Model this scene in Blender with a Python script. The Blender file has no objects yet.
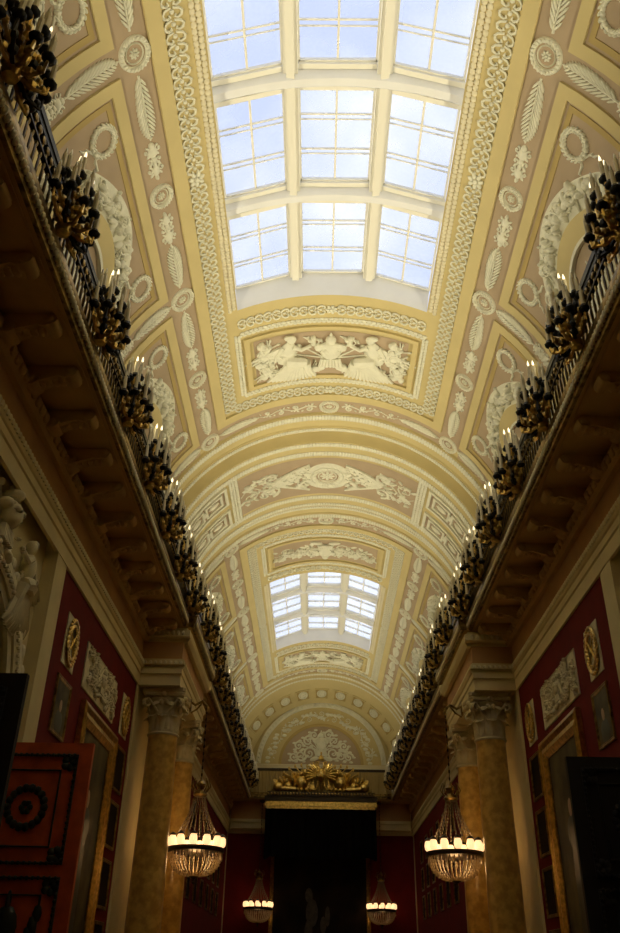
import bpy, math, random
from mathutils import Vector, Matrix
random.seed(7)
PI = math.pi
C = bpy.context.scene.collection
SC = bpy.context.scene
EYE = 1.6            # camera height above the floor; builders below measure z from the eye, lifted at the end

# ------------------------------------------------------------------ camera
F_PX, YAW, PITCH, ROLL, CX = 832.9, math.radians(-0.811), math.radians(31.397), math.radians(1.095), -0.185
cam_d = bpy.data.cameras.new('camera')
cam = bpy.data.objects.new('camera', cam_d); C.objects.link(cam)
cam_d.sensor_fit = 'VERTICAL'; cam_d.sensor_height = 36.0; cam_d.lens = 36.0*F_PX/933.0
cam_d.clip_start = 0.05; cam_d.clip_end = 300
fw = Vector((math.sin(YAW)*math.cos(PITCH), math.cos(YAW)*math.cos(PITCH), math.sin(PITCH)))
rt = Vector((math.cos(YAW), -math.sin(YAW), 0)); up = rt.cross(fw)
r2 = math.cos(ROLL)*rt + math.sin(ROLL)*up; u2 = -math.sin(ROLL)*rt + math.cos(ROLL)*up
m = Matrix((r2, u2, -fw)).transposed().to_4x4(); m.translation = Vector((CX, 0, 0))
cam.matrix_world = m
SC.camera = cam

# ------------------------------------------------------------------ world (daylight above the skylights)
w = bpy.data.worlds.new('sky'); SC.world = w; w.use_nodes = True
nt = w.node_tree; bg = nt.nodes['Background']
tc = nt.nodes.new('ShaderNodeTexCoord'); nz = nt.nodes.new('ShaderNodeTexNoise'); rp = nt.nodes.new('ShaderNodeValToRGB')
nz.inputs['Scale'].default_value = 5.0; nz.inputs['Detail'].default_value = 4
rp.color_ramp.elements[0].position = 0.36; rp.color_ramp.elements[0].color = (0.64, 0.72, 0.96, 1)
rp.color_ramp.elements[1].position = 0.60; rp.color_ramp.elements[1].color = (1.0, 1.02, 1.06, 1)
nt.links.new(tc.outputs['Generated'], nz.inputs['Vector']); nt.links.new(nz.outputs['Fac'], rp.inputs['Fac']); nt.links.new(rp.outputs['Color'], bg.inputs['Color'])
bg.inputs['Strength'].default_value = 1.15

# ------------------------------------------------------------------ added, unseen fill for the vault: uplight troughs on both gallery floors
FILL_W = 11.4     # watts per metre of added fill light
def fill_light(s, y0, y1, wpm=FILL_W):
    d = bpy.data.lights.new('added_vault_fill', 'AREA'); d.shape = 'RECTANGLE'
    d.size = 0.12; d.size_y = y1-y0; d.energy = wpm*(y1-y0); d.color = (1.0, 0.88, 0.58); d.spread = math.radians(104)
    o = bpy.data.objects.new('added_vault_fill', d); C.objects.link(o)
    o.location = (s*3.32, (y0+y1)/2, 7.14)
    zax = -Vector((-s*4.4, 0, 3.5)).normalized(); yax = Vector((0, 1, 0)); xax = yax.cross(zax)
    mm = Matrix((xax, yax, zax)).transposed().to_4x4(); mm.translation = o.location; o.matrix_world = mm
for s_ in (-1, 1):
    fill_light(s_, 1.0, 16.0); fill_light(s_, 16.0, 26.0, FILL_W*0.75); fill_light(s_, 26.0, 35.0, FILL_W*0.68)

SC.view_settings.view_transform = 'Standard'; SC.view_settings.look = 'None'
SC.view_settings.exposure = 0.0; SC.view_settings.gamma = 1.0
try: SC.view_settings.use_curve_mapping = False
except Exception: pass
SC.cycles.use_denoising = True
SC.cycles.max_bounces = 6; SC.cycles.diffuse_bounces = 4; SC.cycles.transparent_max_bounces = 16
SC.cycles.sample_clamp_indirect = 4.0

# ------------------------------------------------------------------ materials
def mat(name, col, rough=0.7, metal=0.0, var=0.0, scale=4.0, bump=0.0, bscale=30.0, col2=None, emit=None, estr=0.0, lo=0.35, hi=0.65, detail=3, spec=0.5):
    mt = bpy.data.materials.new(name); mt.use_nodes = True
    n = mt.node_tree.nodes; L = mt.node_tree.links; b = n['Principled BSDF']
    b.inputs['Base Color'].default_value = (*col, 1); b.inputs['Roughness'].default_value = rough; b.inputs['Metallic'].default_value = metal
    b.inputs['Specular IOR Level'].default_value = spec
    t = n.new('ShaderNodeTexCoord')
    if var or col2:
        z = n.new('ShaderNodeTexNoise'); z.inputs['Scale'].default_value = scale; z.inputs['Detail'].default_value = detail
        r = n.new('ShaderNodeValToRGB'); L.new(t.outputs['Object'], z.inputs['Vector']); L.new(z.outputs['Fac'], r.inputs['Fac'])
        a = col2 if col2 else tuple(c*(1-var) for c in col)
        r.color_ramp.elements[0].position = lo; r.color_ramp.elements[1].position = hi
        r.color_ramp.elements[0].color = (*a, 1); r.color_ramp.elements[1].color = (*col, 1)
        L.new(r.outputs['Color'], b.inputs['Base Color'])
    if bump:
        z2 = n.new('ShaderNodeTexNoise'); z2.inputs['Scale'].default_value = bscale; z2.inputs['Detail'].default_value = 3
        bp = n.new('ShaderNodeBump'); bp.inputs['Strength'].default_value = bump; bp.inputs['Distance'].default_value = 0.02
        L.new(t.outputs['Object'], z2.inputs['Vector']); L.new(z2.outputs['Fac'], bp.inputs['Height']); L.new(bp.outputs['Normal'], b.inputs['Normal'])
    if emit:
        b.inputs['Emission Color'].default_value = (*emit, 1); b.inputs['Emission Strength'].default_value = estr
    return mt
M = {}
M['pink'] = mat('plaster_rose', (0.46, 0.355, 0.245), 0.9, var=0.10, scale=2.0)
M['yellow'] = mat('plaster_yellow', (0.62, 0.515, 0.255), 0.85, var=0.07, scale=1.5)
M['ochre'] = mat('plaster_ochre', (0.48, 0.36, 0.14), 0.85, var=0.08, scale=1.5)
M['relief'] = mat('stucco_relief', (0.78, 0.77, 0.64), 0.85, var=0.08, scale=6.0)
M['cream'] = mat('plaster_cream', (0.76, 0.70, 0.52), 0.85, var=0.05, scale=2.0)
M['white'] = mat('painted_white', (0.84, 0.85, 0.88), 0.6, var=0.04, scale=3.0)
M['barw'] = mat('painted_cream_bar', (0.84, 0.82, 0.74), 0.5)
M['wallcream'] = mat('wall_cream', (0.74, 0.64, 0.34), 0.8, var=0.1, scale=2.0)
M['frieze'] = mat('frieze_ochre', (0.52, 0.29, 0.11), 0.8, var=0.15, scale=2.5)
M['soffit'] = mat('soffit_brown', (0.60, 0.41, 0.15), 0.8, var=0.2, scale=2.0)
M['bracket'] = mat('bracket_brown', (0.58, 0.40, 0.15), 0.75, var=0.2, scale=6.0)
M['red'] = mat('wall_red', (0.16, 0.009, 0.007), 0.85, var=0.2, scale=3.0, spec=0.2)
M['stucco'] = mat('stucco_cream', (0.80, 0.74, 0.50), 0.8, var=0.15, scale=8.0)
M['capital'] = mat('capital_stucco', (0.62, 0.55, 0.33), 0.8, var=0.15, scale=8.0)
M['tent'] = mat('shaded_crystal', (0.22, 0.17, 0.10), 0.12, spec=0.9)  # darker crystal copy; the tent's lack of light is put into its colour
M['marble'] = mat('column_marble', (0.66, 0.42, 0.11), 0.28, col2=(0.44, 0.26, 0.06), scale=7.0, detail=6, lo=0.38, hi=0.62)
M['gold'] = mat('gilt', (0.80, 0.56, 0.18), 0.28, 1.0, var=0.45, scale=14.0)
M['dullgold'] = mat('dull_gilt', (0.40, 0.27, 0.09), 0.38, 0.95, var=0.75, scale=10.0)
M['black'] = mat('black_iron', (0.010, 0.009, 0.008), 0.5, 0.2)
M['bronze'] = mat('dark_bronze', (0.045, 0.03, 0.015), 0.45, 0.6)
M['candle'] = mat('candle_ivory', (0.62, 0.55, 0.37), 0.6)
M['flame'] = mat('candle_bulb', (1, 0.9, 0.7), 0.4, emit=(1.0, 0.86, 0.55), estr=1.6)
M['dimbulb'] = mat('unlit_bulb', (0.7, 0.66, 0.5), 0.2)
M['lamp'] = mat('lamp_glass', (1, 0.9, 0.7), 0.4, emit=(1.0, 0.58, 0.27), estr=1.45)
M['crystal'] = mat('crystal', (0.72, 0.58, 0.36), 0.12, spec=0.9)  # brighter, warmer copy; lamp glow on the basket is put into its colour
M['reddoor'] = mat('mahogany_red', (0.62, 0.10, 0.022), 0.5, var=0.35, scale=5.0)
M['greenbronze'] = mat('patinated_bronze', (0.030, 0.034, 0.022), 0.45, 0.4)
M['unlitdoor'] = mat('unlit_door_wood', (0.006, 0.005, 0.005), 0.7)  # near-black base colour carries the shade of the unlit leaves
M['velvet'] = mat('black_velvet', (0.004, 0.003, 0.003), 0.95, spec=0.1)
M['floor'] = mat('parquet', (0.34, 0.18, 0.07), 0.3, var=0.3, scale=3.0)
def paint(name, a, b2, sc, lo=0.4, hi=0.62):
    return mat(name, a, 0.55, spec=0.25, col2=b2, scale=sc, detail=4, lo=lo, hi=hi)
M['canvas1'] = paint('portrait_paint', (0.13, 0.105, 0.045), (0.04, 0.034, 0.018), 3.0)
M['canvas2'] = paint('fulllength_paint', (0.13, 0.10, 0.04), (0.035, 0.028, 0.012), 1.4)
M['canvas3'] = mat('dark_paint', (0.028, 0.016, 0.008), 0.8, col2=(0.005, 0.004, 0.003), scale=1.0, spec=0.15)
M['skin'] = mat('painted_face', (0.42, 0.27, 0.15), 0.4)
M['coat'] = mat('painted_coat', (0.02, 0.03, 0.02), 0.4)
M['palehorse'] = mat('painted_pale_patch', (0.06, 0.045, 0.03), 0.4, var=0.6, scale=6)
# skylight glass: clear with milky patches
g = bpy.data.materials.new('skylight_glass'); g.use_nodes = True; n = g.node_tree.nodes; L = g.node_tree.links; n.clear()
out = n.new('ShaderNodeOutputMaterial'); tr = n.new('ShaderNodeBsdfTransparent'); tl = n.new('ShaderNodeBsdfTranslucent'); mx = n.new('ShaderNodeMixShader')
gl = n.new('ShaderNodeBsdfGlossy'); mx2 = n.new('ShaderNodeMixShader')
t = n.new('ShaderNodeTexCoord'); z = n.new('ShaderNodeTexNoise'); z.inputs['Scale'].default_value = 1.6; z.inputs['Detail'].default_value = 4
mr = n.new('ShaderNodeMapRange'); mr.inputs['From Min'].default_value = 0.35; mr.inputs['From Max'].default_value = 0.68; mr.inputs['To Min'].default_value = 0.08; mr.inputs['To Max'].default_value = 0.6
tr.inputs['Color'].default_value = (0.93, 0.95, 1, 1); tl.inputs['Color'].default_value = (0.85, 0.9, 1.0, 1); gl.inputs['Roughness'].default_value = 0.1; gl.inputs['Color'].default_value = (0.9, 0.9, 0.9, 1)
L.new(t.outputs['Object'], z.inputs['Vector']); L.new(z.outputs['Fac'], mr.inputs['Value']); L.new(mr.outputs['Result'], mx.inputs['Fac'])
L.new(tr.outputs[0], mx.inputs[1]); L.new(tl.outputs[0], mx.inputs[2]); mx2.inputs['Fac'].default_value = 0.05
L.new(mx.outputs[0], mx2.inputs[1]); L.new(gl.outputs[0], mx2.inputs[2]); L.new(mx2.outputs[0], out.inputs['Surface'])
M['glass'] = g

# ------------------------------------------------------------------ mesh builder
class MB:
    def __init__(s): s.v = []; s.f = []
    def add(s, v, f):
        o = len(s.v); s.v += [tuple(p) for p in v]; s.f += [tuple(i+o for i in q) for q in f]; return s
    def join(s, b, fn=None): return s.add([fn(p) for p in b.v] if fn else b.v, b.f)
    def box(s, x0, x1, y0, y1, z0, z1):
        return s.add([(x0,y0,z0),(x1,y0,z0),(x1,y1,z0),(x0,y1,z0),(x0,y0,z1),(x1,y0,z1),(x1,y1,z1),(x0,y1,z1)],
              [(0,3,2,1),(4,5,6,7),(0,1,5,4),(1,2,6,5),(2,3,7,6),(3,0,4,7)])
    def tube(s, pts, r, n=6, closed=False, flat=None):
        pts = [Vector(p) for p in pts]; N = len(pts); R = r if isinstance(r, (list, tuple)) else [r]*N
        V = []; Fc = []; prev = None
        for i, p in enumerate(pts):
            a = pts[(i-1) % N] if (closed or i > 0) else p; b = pts[(i+1) % N] if (closed or i < N-1) else p
            d = (b-a); d = d.normalized() if d.length > 1e-9 else Vector((0,0,1))
            ref = Vector((0,0,1)) if abs(d.z) < 0.9 else Vector((1,0,0))
            if flat: ref = Vector(flat)
            e1 = d.cross(ref); e1 = e1.normalized() if e1.length > 1e-6 else Vector((1,0,0)); e2 = e1.cross(d)
            if prev is not None and e1.dot(prev) < 0: e1 = -e1; e2 = -e2
            prev = e1
            for k in range(n):
                t_ = 2*PI*k/n; V.append(p + e1*(R[i]*math.cos(t_)) + e2*(R[i]*math.sin(t_)))
        for i in range(N if closed else N-1):
            j = (i+1) % N
            for k in range(n): Fc.append((i*n+k, i*n+(k+1)%n, j*n+(k+1)%n, j*n+k))
        if not closed: Fc.append(tuple(range(n-1, -1, -1))); Fc.append(tuple((N-1)*n+k for k in range(n)))
        return s.add(V, Fc)
    def ell(s, c, r, rot=0.0, nu=8, nv=5, M3=None):
        V = []; Fc = []; ca, sa = math.cos(rot), math.sin(rot)
        def put(x, y, z):
            x *= r[0]; y *= r[1]; z *= r[2]
            if M3 is not None:
                q = M3 @ Vector((x, y, z)); V.append((c[0]+q.x, c[1]+q.y, c[2]+q.z))
            else: V.append((c[0]+x*ca-y*sa, c[1]+x*sa+y*ca, c[2]+z))
        put(0,0,-1)
        for j in range(1, nv):
            a = -PI/2+PI*j/nv
            for k in range(nu): put(math.cos(a)*math.cos(2*PI*k/nu), math.cos(a)*math.sin(2*PI*k/nu), math.sin(a))
        put(0,0,1); top = len(V)-1
        for k in range(nu): Fc.append((0, 1+(k+1)%nu, 1+k))
        for j in range(nv-2):
            for k in range(nu): Fc.append((1+j*nu+k, 1+j*nu+(k+1)%nu, 1+(j+1)*nu+(k+1)%nu, 1+(j+1)*nu+k))
        o = 1+(nv-2)*nu
        for k in range(nu): Fc.append((o+k, o+(k+1)%nu, top))
        return s.add(V, Fc)
    def lathe(s, prof, n=24, c=(0,0,0)):
        V = []; Fc = []
        for r, z in prof:
            for k in range(n): V.append((c[0]+r*math.cos(2*PI*k/n), c[1]+r*math.sin(2*PI*k/n), c[2]+z))
        for i in range(len(prof)-1):
            for k in range(n): Fc.append((i*n+k, i*n+(k+1)%n, (i+1)*n+(k+1)%n, (i+1)*n+k))
        Fc.append(tuple(range(n-1,-1,-1))); Fc.append(tuple((len(prof)-1)*n+k for k in range(n)))
        return s.add(V, Fc)
    def extr(s, prof, y0, y1):                                   # closed (x,z) profile along y
        k = len(prof); V = [(x,y0,z) for x,z in prof]+[(x,y1,z) for x,z in prof]
        return s.add(V, [(i,(i+1)%k,k+(i+1)%k,k+i) for i in range(k)]+[tuple(range(k-1,-1,-1)), tuple(range(k,2*k))])
    def map(s, fn): s.v = [tuple(fn(*p)) for p in s.v]; return s
    def build(s, name, mt, parent=None, smooth=True, loc=(0,0,0)):
        me = bpy.data.meshes.new(name); me.from_pydata(s.v, [], s.f); me.update()
        if smooth: 
            me.polygons.foreach_set('use_smooth', [True]*len(me.polygons))
            try: me.set_sharp_from_angle(angle=math.radians(42))
            except Exception: pass
        me.materials.append(M[mt] if isinstance(mt, str) else mt)
        o = bpy.data.objects.new(name, me); C.objects.link(o); o.location = loc
        if parent: o.parent = parent
        return o
def tag(o, label=None, cat=None, group=None, kind=None):
    if label: o['label'] = label
    if cat: o['category'] = cat
    if group: o['group'] = group
    if kind: o['kind'] = kind
    return o
def empty(name, loc=(0,0,0), rz=0.0):
    o = bpy.data.objects.new(name, None); C.objects.link(o); o.location = loc; o.rotation_euler = (0,0,rz); o.empty_display_size = 0.2; return o
def dup(o, parent=None):
    c = o.copy(); C.objects.link(c)
    if parent: c.parent = parent
    for ch in list(o.children): dup(ch, c)
    return c
def inst(o, parent, loc=None, sc=(1,1,1)):                       # copy of one mesh part
    c = o.copy(); C.objects.link(c); c.parent = parent; c.scale = sc
    if loc is not None: c.location = loc
    return c
ORD = ['first','second','third','fourth','fifth','sixth','seventh','eighth','ninth','tenth','eleventh','twelfth','thirteenth','fourteenth','fifteenth','sixteenth','seventeenth','eighteenth','nineteenth','twentieth']

# ------------------------------------------------------------------ vault geometry
VA, VB, VZ = 3.74, 3.58, 7.17
K = 3.65                                                          # mean radius: metres of arc per radian
YC = (8.385, 27.05)                                               # bay centres
MOD = 4.43                                                        # lunette module
HALF = 1.5*MOD                                                    # bay half length 6.645
def vp(y, phi, h=0.0): return ((VA-h)*math.sin(phi), y, VZ+(VB-h)*math.cos(phi))
def vmap(phi0): return lambda u, v, h: vp(u, phi0+v/K, h)         # (u along hall, v down the arc, h inward)
D = math.radians

ARCH = [(0,0),(.02,.06),(.25,.06),(.27,.03),(.50,.03),(.52,.06),(.70,.06),(.72,-.01),(.80,-.04),(.86,.04),(.90,.12),(.93,.20)]
def arch_profile(ya, yb):
    return [(ya+a, h) for a, h in ARCH] + [(yb-a, h) for a, h in reversed(ARCH)]
def yline(y0, y1, step=0.5):
    k = max(1, int(round((y1-y0)/step))); return [y0+(y1-y0)*i/k for i in range(k+1)]
A1 = (15.25, 20.19); A2 = (-3.4, 1.52); SKH = 3.12; SKP = D(27.5)
prof = [(-4.0,0)] + [p for p in arch_profile(*A2)]
for yc, a in ((YC[0], A1), (YC[1], None)):
    for y in yline(yc-6.6, yc-SKH, 0.6)+yline(yc-SKH, yc+SKH, 0.6)[1:]+yline(yc+SKH, yc+6.6, 0.6)[1:]: prof.append((y, 0))
    if a: prof += arch_profile(*a)
prof += [(33.93,0),(33.95,.06),(34.2,.06),(34.22,.03),(34.5,.03),(34.52,.06),(34.8,.06),(34.9,.10),(36.2,.74)]
phis = [D(-90+2.5*i) for i in range(73)]
cm = MB(); nP = len(phis)
for y, h in prof:
    for p in phis: cm.v.append(vp(y, p, h))
for i in range(len(prof)-1):
    ym = (prof[i][0]+prof[i+1][0])/2
    for j in range(nP-1):
        pm = (phis[j]+phis[j+1])/2
        if abs(pm) < SKP and any(abs(ym-yc) < SKH for yc in YC): continue
        cm.f.append((i*nP+j, i*nP+j+1, (i+1)*nP+j+1, (i+1)*nP+j))
ceiling = cm.build('ceiling', 'yellow', None)
tag(ceiling, kind='structure')

def strip(mb, pts, wid, h0, h1, closed=False, step=0.25):
    """flat raised band along an axis-aligned (u,v) polyline; corners mitred"""
    P = [Vector((p[0], p[1])) for p in pts]; N = len(P)
    def off(i, d):
        p = P[i]
        if closed or 0 < i < N-1:
            a = (P[i]-P[i-1]).normalized(); b = (P[(i+1)%N]-P[i]).normalized()
        else:
            a = b = (P[1]-P[0]).normalized() if i == 0 else (P[-1]-P[-2]).normalized()
        na = Vector((-a.y, a.x)); nb = Vector((-b.y, b.x)); mvec = (na+nb); mvec = mvec/max(1e-6, mvec.dot(na))
        return p+mvec*d
    for i in range(N if closed else N-1):
        j = (i+1) % N
        a0, a1, b0, b1 = off(i,-wid/2), off(i,wid/2), off(j,-wid/2), off(j,wid/2)
        k = max(1, int((P[j]-P[i]).length/step)); V = []; Fc = []
        for q in range(k+1):
            t_ = q/k; l = a0.lerp(b0, t_); r_ = a1.lerp(b1, t_)
            V += [(l.x,l.y,h0),(l.x,l.y,h1),(r_.x,r_.y,h1),(r_.x,r_.y,h0)]
        for q in range(k):
            o = q*4
            Fc += [(o,o+1,o+5,o+4),(o+1,o+2,o+6,o+5),(o+2,o+3,o+7,o+6)]
        Fc += [(0,3,2,1),(k*4,k*4+1,k*4+2,k*4+3)]
        mb.add(V, Fc)
    return mb
def patch(mb, u0, u1, v0, v1, h, nu=8, nv=8):
    V = [(u0+(u1-u0)*i/nu, v0+(v1-v0)*j/nv, h) for i in range(nu+1) for j in range(nv+1)]
    return mb.add(V, [(i*(nv+1)+j, i*(nv+1)+j+1, (i+1)*(nv+1)+j+1, (i+1)*(nv+1)+j) for i in range(nu) for j in range(nv)])

# ------------------------------------------------------------------ ornament library: (u, v, h) flat reliefs
def spiral(cx, cy, r, turns, a0, sgn=1, w0=0.03, w1=0.012, h=0.015, n=6, k=16):
    mb = MB(); pts = []; R = []
    for i in range(k+1):
        t_ = i/k; a = a0+sgn*turns*2*PI*t_; rr = r*(1-0.85*t_)
        pts.append((cx+rr*math.cos(a), cy+rr*math.sin(a), h)); R.append(w0+(w1-w0)*t_)
    mb.tube(pts, R, n, flat=(0,0,1)); mb.ell((cx, cy, h), (w1*2.0, w1*2.0, w1*1.6), nu=6, nv=4); return mb
def xf(b, rot=0.0, sc=1.0, du=0.0, dv=0.0, mu=1, mv=1, hs=1.0):
    ca, sa = math.cos(rot), math.sin(rot); o = MB()
    o.add([((x*mu*sc)*ca-(y*mv*sc)*sa+du, (x*mu*sc)*sa+(y*mv*sc)*ca+dv, h*hs) for x, y, h in b.v], b.f); return o
def o_medallion(r):
    b = MB(); N = 28
    def ring(R, t_, h, hh): 
        pr = [(R-t_, 0), (R-t_*.8, hh*.7), (R, hh), (R+t_*.8, hh*.7), (R+t_, 0)]
        V = [(rr*math.cos(2*PI*k/N), rr*math.sin(2*PI*k/N), h+z) for rr, z in pr for k in range(N)]
        b.add(V, [(i*N+k, i*N+(k+1)%N, (i+1)*N+(k+1)%N, (i+1)*N+k) for i in range(4) for k in range(N)])
    ring(r*.84, r*.16, 0, .05)
    for k in range(22):
        a = 2*PI*k/22; b.ell((r*.84*math.cos(a), r*.84*math.sin(a), .045), (r*.15, r*.07, .02), a+.5, 6, 4)
    ring(r*.55, r*.04, 0, .03)
    for k in range(8):
        a = 2*PI*k/8; b.ell((r*.2*math.cos(a), r*.2*math.sin(a), .012), (r*.13, r*.07, .022), a, 6, 4)
    b.ell((0,0,.02), (r*.09, r*.09, .025), 0, 8, 4); return b
def o_palm(Ln, W, n=13):
    b = MB(); b.tube([(0,0,.012),(Ln*.5,0,.02),(Ln,0,.008)], [.018,.014,.005], 5, flat=(0,0,1))
    for i in range(n):
        t_ = (i+.4)/n; wid = W*(math.sin(PI*min(1, .16+t_*.86))**.75)
        for s in (-1, 1):
            ang = s*D(32); l = max(.03, wid/ math.sin(D(32))*.98)
            c = (Ln*t_+math.cos(ang)*l/2, math.sin(ang)*l/2, .016)
            b.ell(c, (l/2, Ln/n*.27, .03), ang, 6, 4)
    b.ell((Ln*.98,0,.012), (.05,.018,.015), 0, 6, 4); return b
def o_urn(Ln=.66, W=.17):
    b = MB()
    for u, rx, ry in ((.06,.06,.05),(.16,.09,.085),(.27,.05,.045),(.36,.07,.035),(.47,.09,.06),(.58,.05,.03)):
        b.ell((u*Ln/.66, 0, .015), (rx*Ln/.66, ry, .04), 0, 8, 5)
    for s in (-1, 1):
        for (u, v, r, a, sg) in ((.12,.10,.06,PI,s),(.30,.085,.055,0,-s),(.44,.10,.06,PI,s)):
            b.join(spiral(u*Ln/.66, s*v, r, 1.1, a, sg, .018, .008, .015, 5, 10))
        for u in (.2,.36,.52): b.ell((u*Ln/.66, s*.07, .012), (.05,.022,.02), s*.8, 6, 4)
    return b
def o_wreath(r):
    b = MB(); N = 20
    for k in range(N):
        a = 2*PI*k/N
        for d, tw in ((.86,.5),(1.1,-.5)):
            b.ell((r*d*math.cos(a), r*d*math.sin(a), .028), (r*.2, r*.1, .035), a+PI/2+tw, 6, 4)
    b.tube([(r*.98*math.cos(2*PI*k/N), r*.98*math.sin(2*PI*k/N), .02) for k in range(N)], r*.13, 6, True, flat=(0,0,1))
    for s in (-1, 1):
        pts = [(r*1.0+r*.12*i, s*(r*.15+r*.17*i)+r*.14*math.sin(i*1.7), .015) for i in range(7)]
        b.tube(pts, [r*.10, r*.13, r*.09, r*.13, r*.09, r*.11, r*.04], 5, flat=(0,0,1))
    b.ell((r*1.05,0,.04), (r*.2,r*.2,.04), 0, 6, 4); return b
def o_heart(p, W):
    b = MB()
    for s in (-1, 1):
        pts = []
        for i in range(9):
            t_ = i/8; a = PI*(1.0-1.35*t_)
            pts.append((p*(.08+.42*t_) if i < 3 else p*.55+p*.24*math.cos(a+.4), s*(W*.04+W*.42*min(1, t_*2.2)) if i < 3 else s*(W*.28-W*.17*math.cos(a)*(-1 if i > 6 else 1)*.6+W*.06), .018))
        b.tube([(p*.0, s*W*.06, .016), (p*.12, s*W*.34, .02), (p*.38, s*W*.47, .022), (p*.68, s*W*.42, .022), (p*.84, s*W*.24, .02), (p*.72, s*W*.11, .018), (p*.54, s*W*.17, .016)], [p*.10, p*.12, p*.13, p*.13, p*.11, p*.1, p*.08], 5, flat=(0,0,1))
    b.ell((p*.34, 0, .014), (p*.22, W*.12, .022), 0, 6, 4); return b
def o_rosette(r, n=7):
    b = MB()
    for k in range(n): 
        a = 2*PI*k/n; b.ell((r*.6*math.cos(a), r*.6*math.sin(a), .015), (r*.4, r*.26, .03), a, 6, 4)
    b.ell((0,0,.03), (r*.28, r*.28, .03), 0, 6, 4); return b
def chain(Ln, pitch, W):                                          # hearts along u from 0 to Ln, meeting at a middle rosette
    b = MB(); k = int((Ln/2-pitch*.6)/pitch); p = (Ln/2-pitch*.6)/k
    hrt = o_heart(p, W)
    for i in range(k): b.join(xf(hrt, 0, 1, i*p, 0)); b.join(xf(hrt, PI, 1, Ln-i*p, 0))
    b.join(xf(o_rosette(W*.5), 0, 1, Ln/2, 0)); return b
def leafband(Ln, pitch, W, rows=2):
    b = MB(); k = int(Ln/pitch)
    for i in range(k):
        for r_ in range(rows):
            v = (r_-(rows-1)/2)*W/rows; b.ell((i*pitch+(pitch/2 if r_ % 2 else 0)+pitch*.3, v, .012), (pitch*.62, W/rows*.55, .026), 0, 6, 4)
    return b
def o_rinceau(Ln, W):
    b = MB(); n = max(2, int(Ln/(W*.9))); st = Ln/n
    pts = [(Ln*i/40, W*.18*math.sin(PI*(Ln*i/40)/st), .014) for i in range(41)]
    b.tube(pts, [.02-.012*i/40 for i in range(41)], 5, flat=(0,0,1))
    for i in range(n):
        s = 1 if i % 2 == 0 else -1; u = (i+.5)*st; k = 1-.35*i/n
        b.join(spiral(u, -s*W*.16, W*.26*k, 1.4, s*PI/2, s, .02*k+.006, .008, .016, 5, 12))
        for q in range(4):
            a = s*(.5+.5*q); b.ell((u+st*.25*math.cos(a*1.6), s*W*(.2+.05*q)*k, .014), (W*.15*k, W*.06*k, .022), a, 6, 4)
        b.ell((u+st*.45, -s*W*.32*k, .014), (W*.13*k, W*.055*k, .02), -s*.7, 6, 4)
    return b
def o_victory(H):
    """winged seated figure in relief facing +u, base at v=+H/2 (down) and head at v=-H/2"""
    b = MB(); e = b.ell
    e((.02*H,-.40*H,.06), (.072*H,.085*H,.07), 0, 10, 6); e((-.01*H,-.445*H,.07), (.085*H,.055*H,.06), .2, 8, 5)      # head, hair
    b.tube([(.0,-.33*H,.05),(-.01*H,-.29*H,.05)], [.04*H,.05*H], 7, flat=(0,0,1))
    e((-.03*H,-.18*H,.05), (.12*H,.17*H,.09), .12, 10, 6); e((-.06*H,.03*H,.05), (.15*H,.12*H,.09), 0, 10, 6)
    b.tube([(.04*H,-.26*H,.09),(.16*H,-.18*H,.10),(.30*H,-.24*H,.08)], [.045*H,.036*H,.028*H], 7, flat=(0,0,1)); e((.33*H,-.26*H,.08),(.035*H,.03*H,.03),0,6,4)
    b.tube([(-.10*H,-.26*H,.07),(-.2*H,-.10*H,.08),(-.10*H,.02*H,.09)], [.043*H,.036*H,.028*H], 7, flat=(0,0,1))
    b.tube([(-.06*H,.05*H,.08),(.12*H,.07*H,.13),(.22*H,.10*H,.12)], [.10*H,.09*H,.075*H], 8, flat=(0,0,1))
    b.tube([(.22*H,.10*H,.12),(.24*H,.26*H,.09),(.26*H,.42*H,.06)], [.075*H,.06*H,.04*H], 8, flat=(0,0,1)); e((.31*H,.45*H,.05),(.08*H,.03*H,.035),0,7,4)
    for i in range(13):                                           # drapery folds
        q = i/12; x0 = (-.20+.44*q)*H; ye = (.36+.13*math.sin(2.1*q+.4))*H
        b.tube([(-.04*H+.16*H*q, (.0+.08*q)*H, .08),(x0*.8+.05*H, .20*H, .11-.03*abs(q-.5)),(x0+(-.10+.2*q)*H, ye, .07),(x0+(-.17+.3*q)*H, ye+.09*H, .03)], [.024*H,.034*H,.034*H,.018*H], 5, flat=(0,0,1))
    for i in range(13):                                           # wing feathers
        a = D(-160+10*i); l = H*(.62-.03*i)
        b.tube([(-.10*H,-.24*H,.03),(-.10*H+math.cos(a)*l*.5-.02*H,-.22*H-math.sin(a)*l*.35,.045),(-.10*H+math.cos(a)*l,-.20*H-math.sin(a)*l*.75*1.0+.0*H,.02)], [.03*H,.034*H,.014*H], 5, flat=(0,0,1))
    return b
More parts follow.
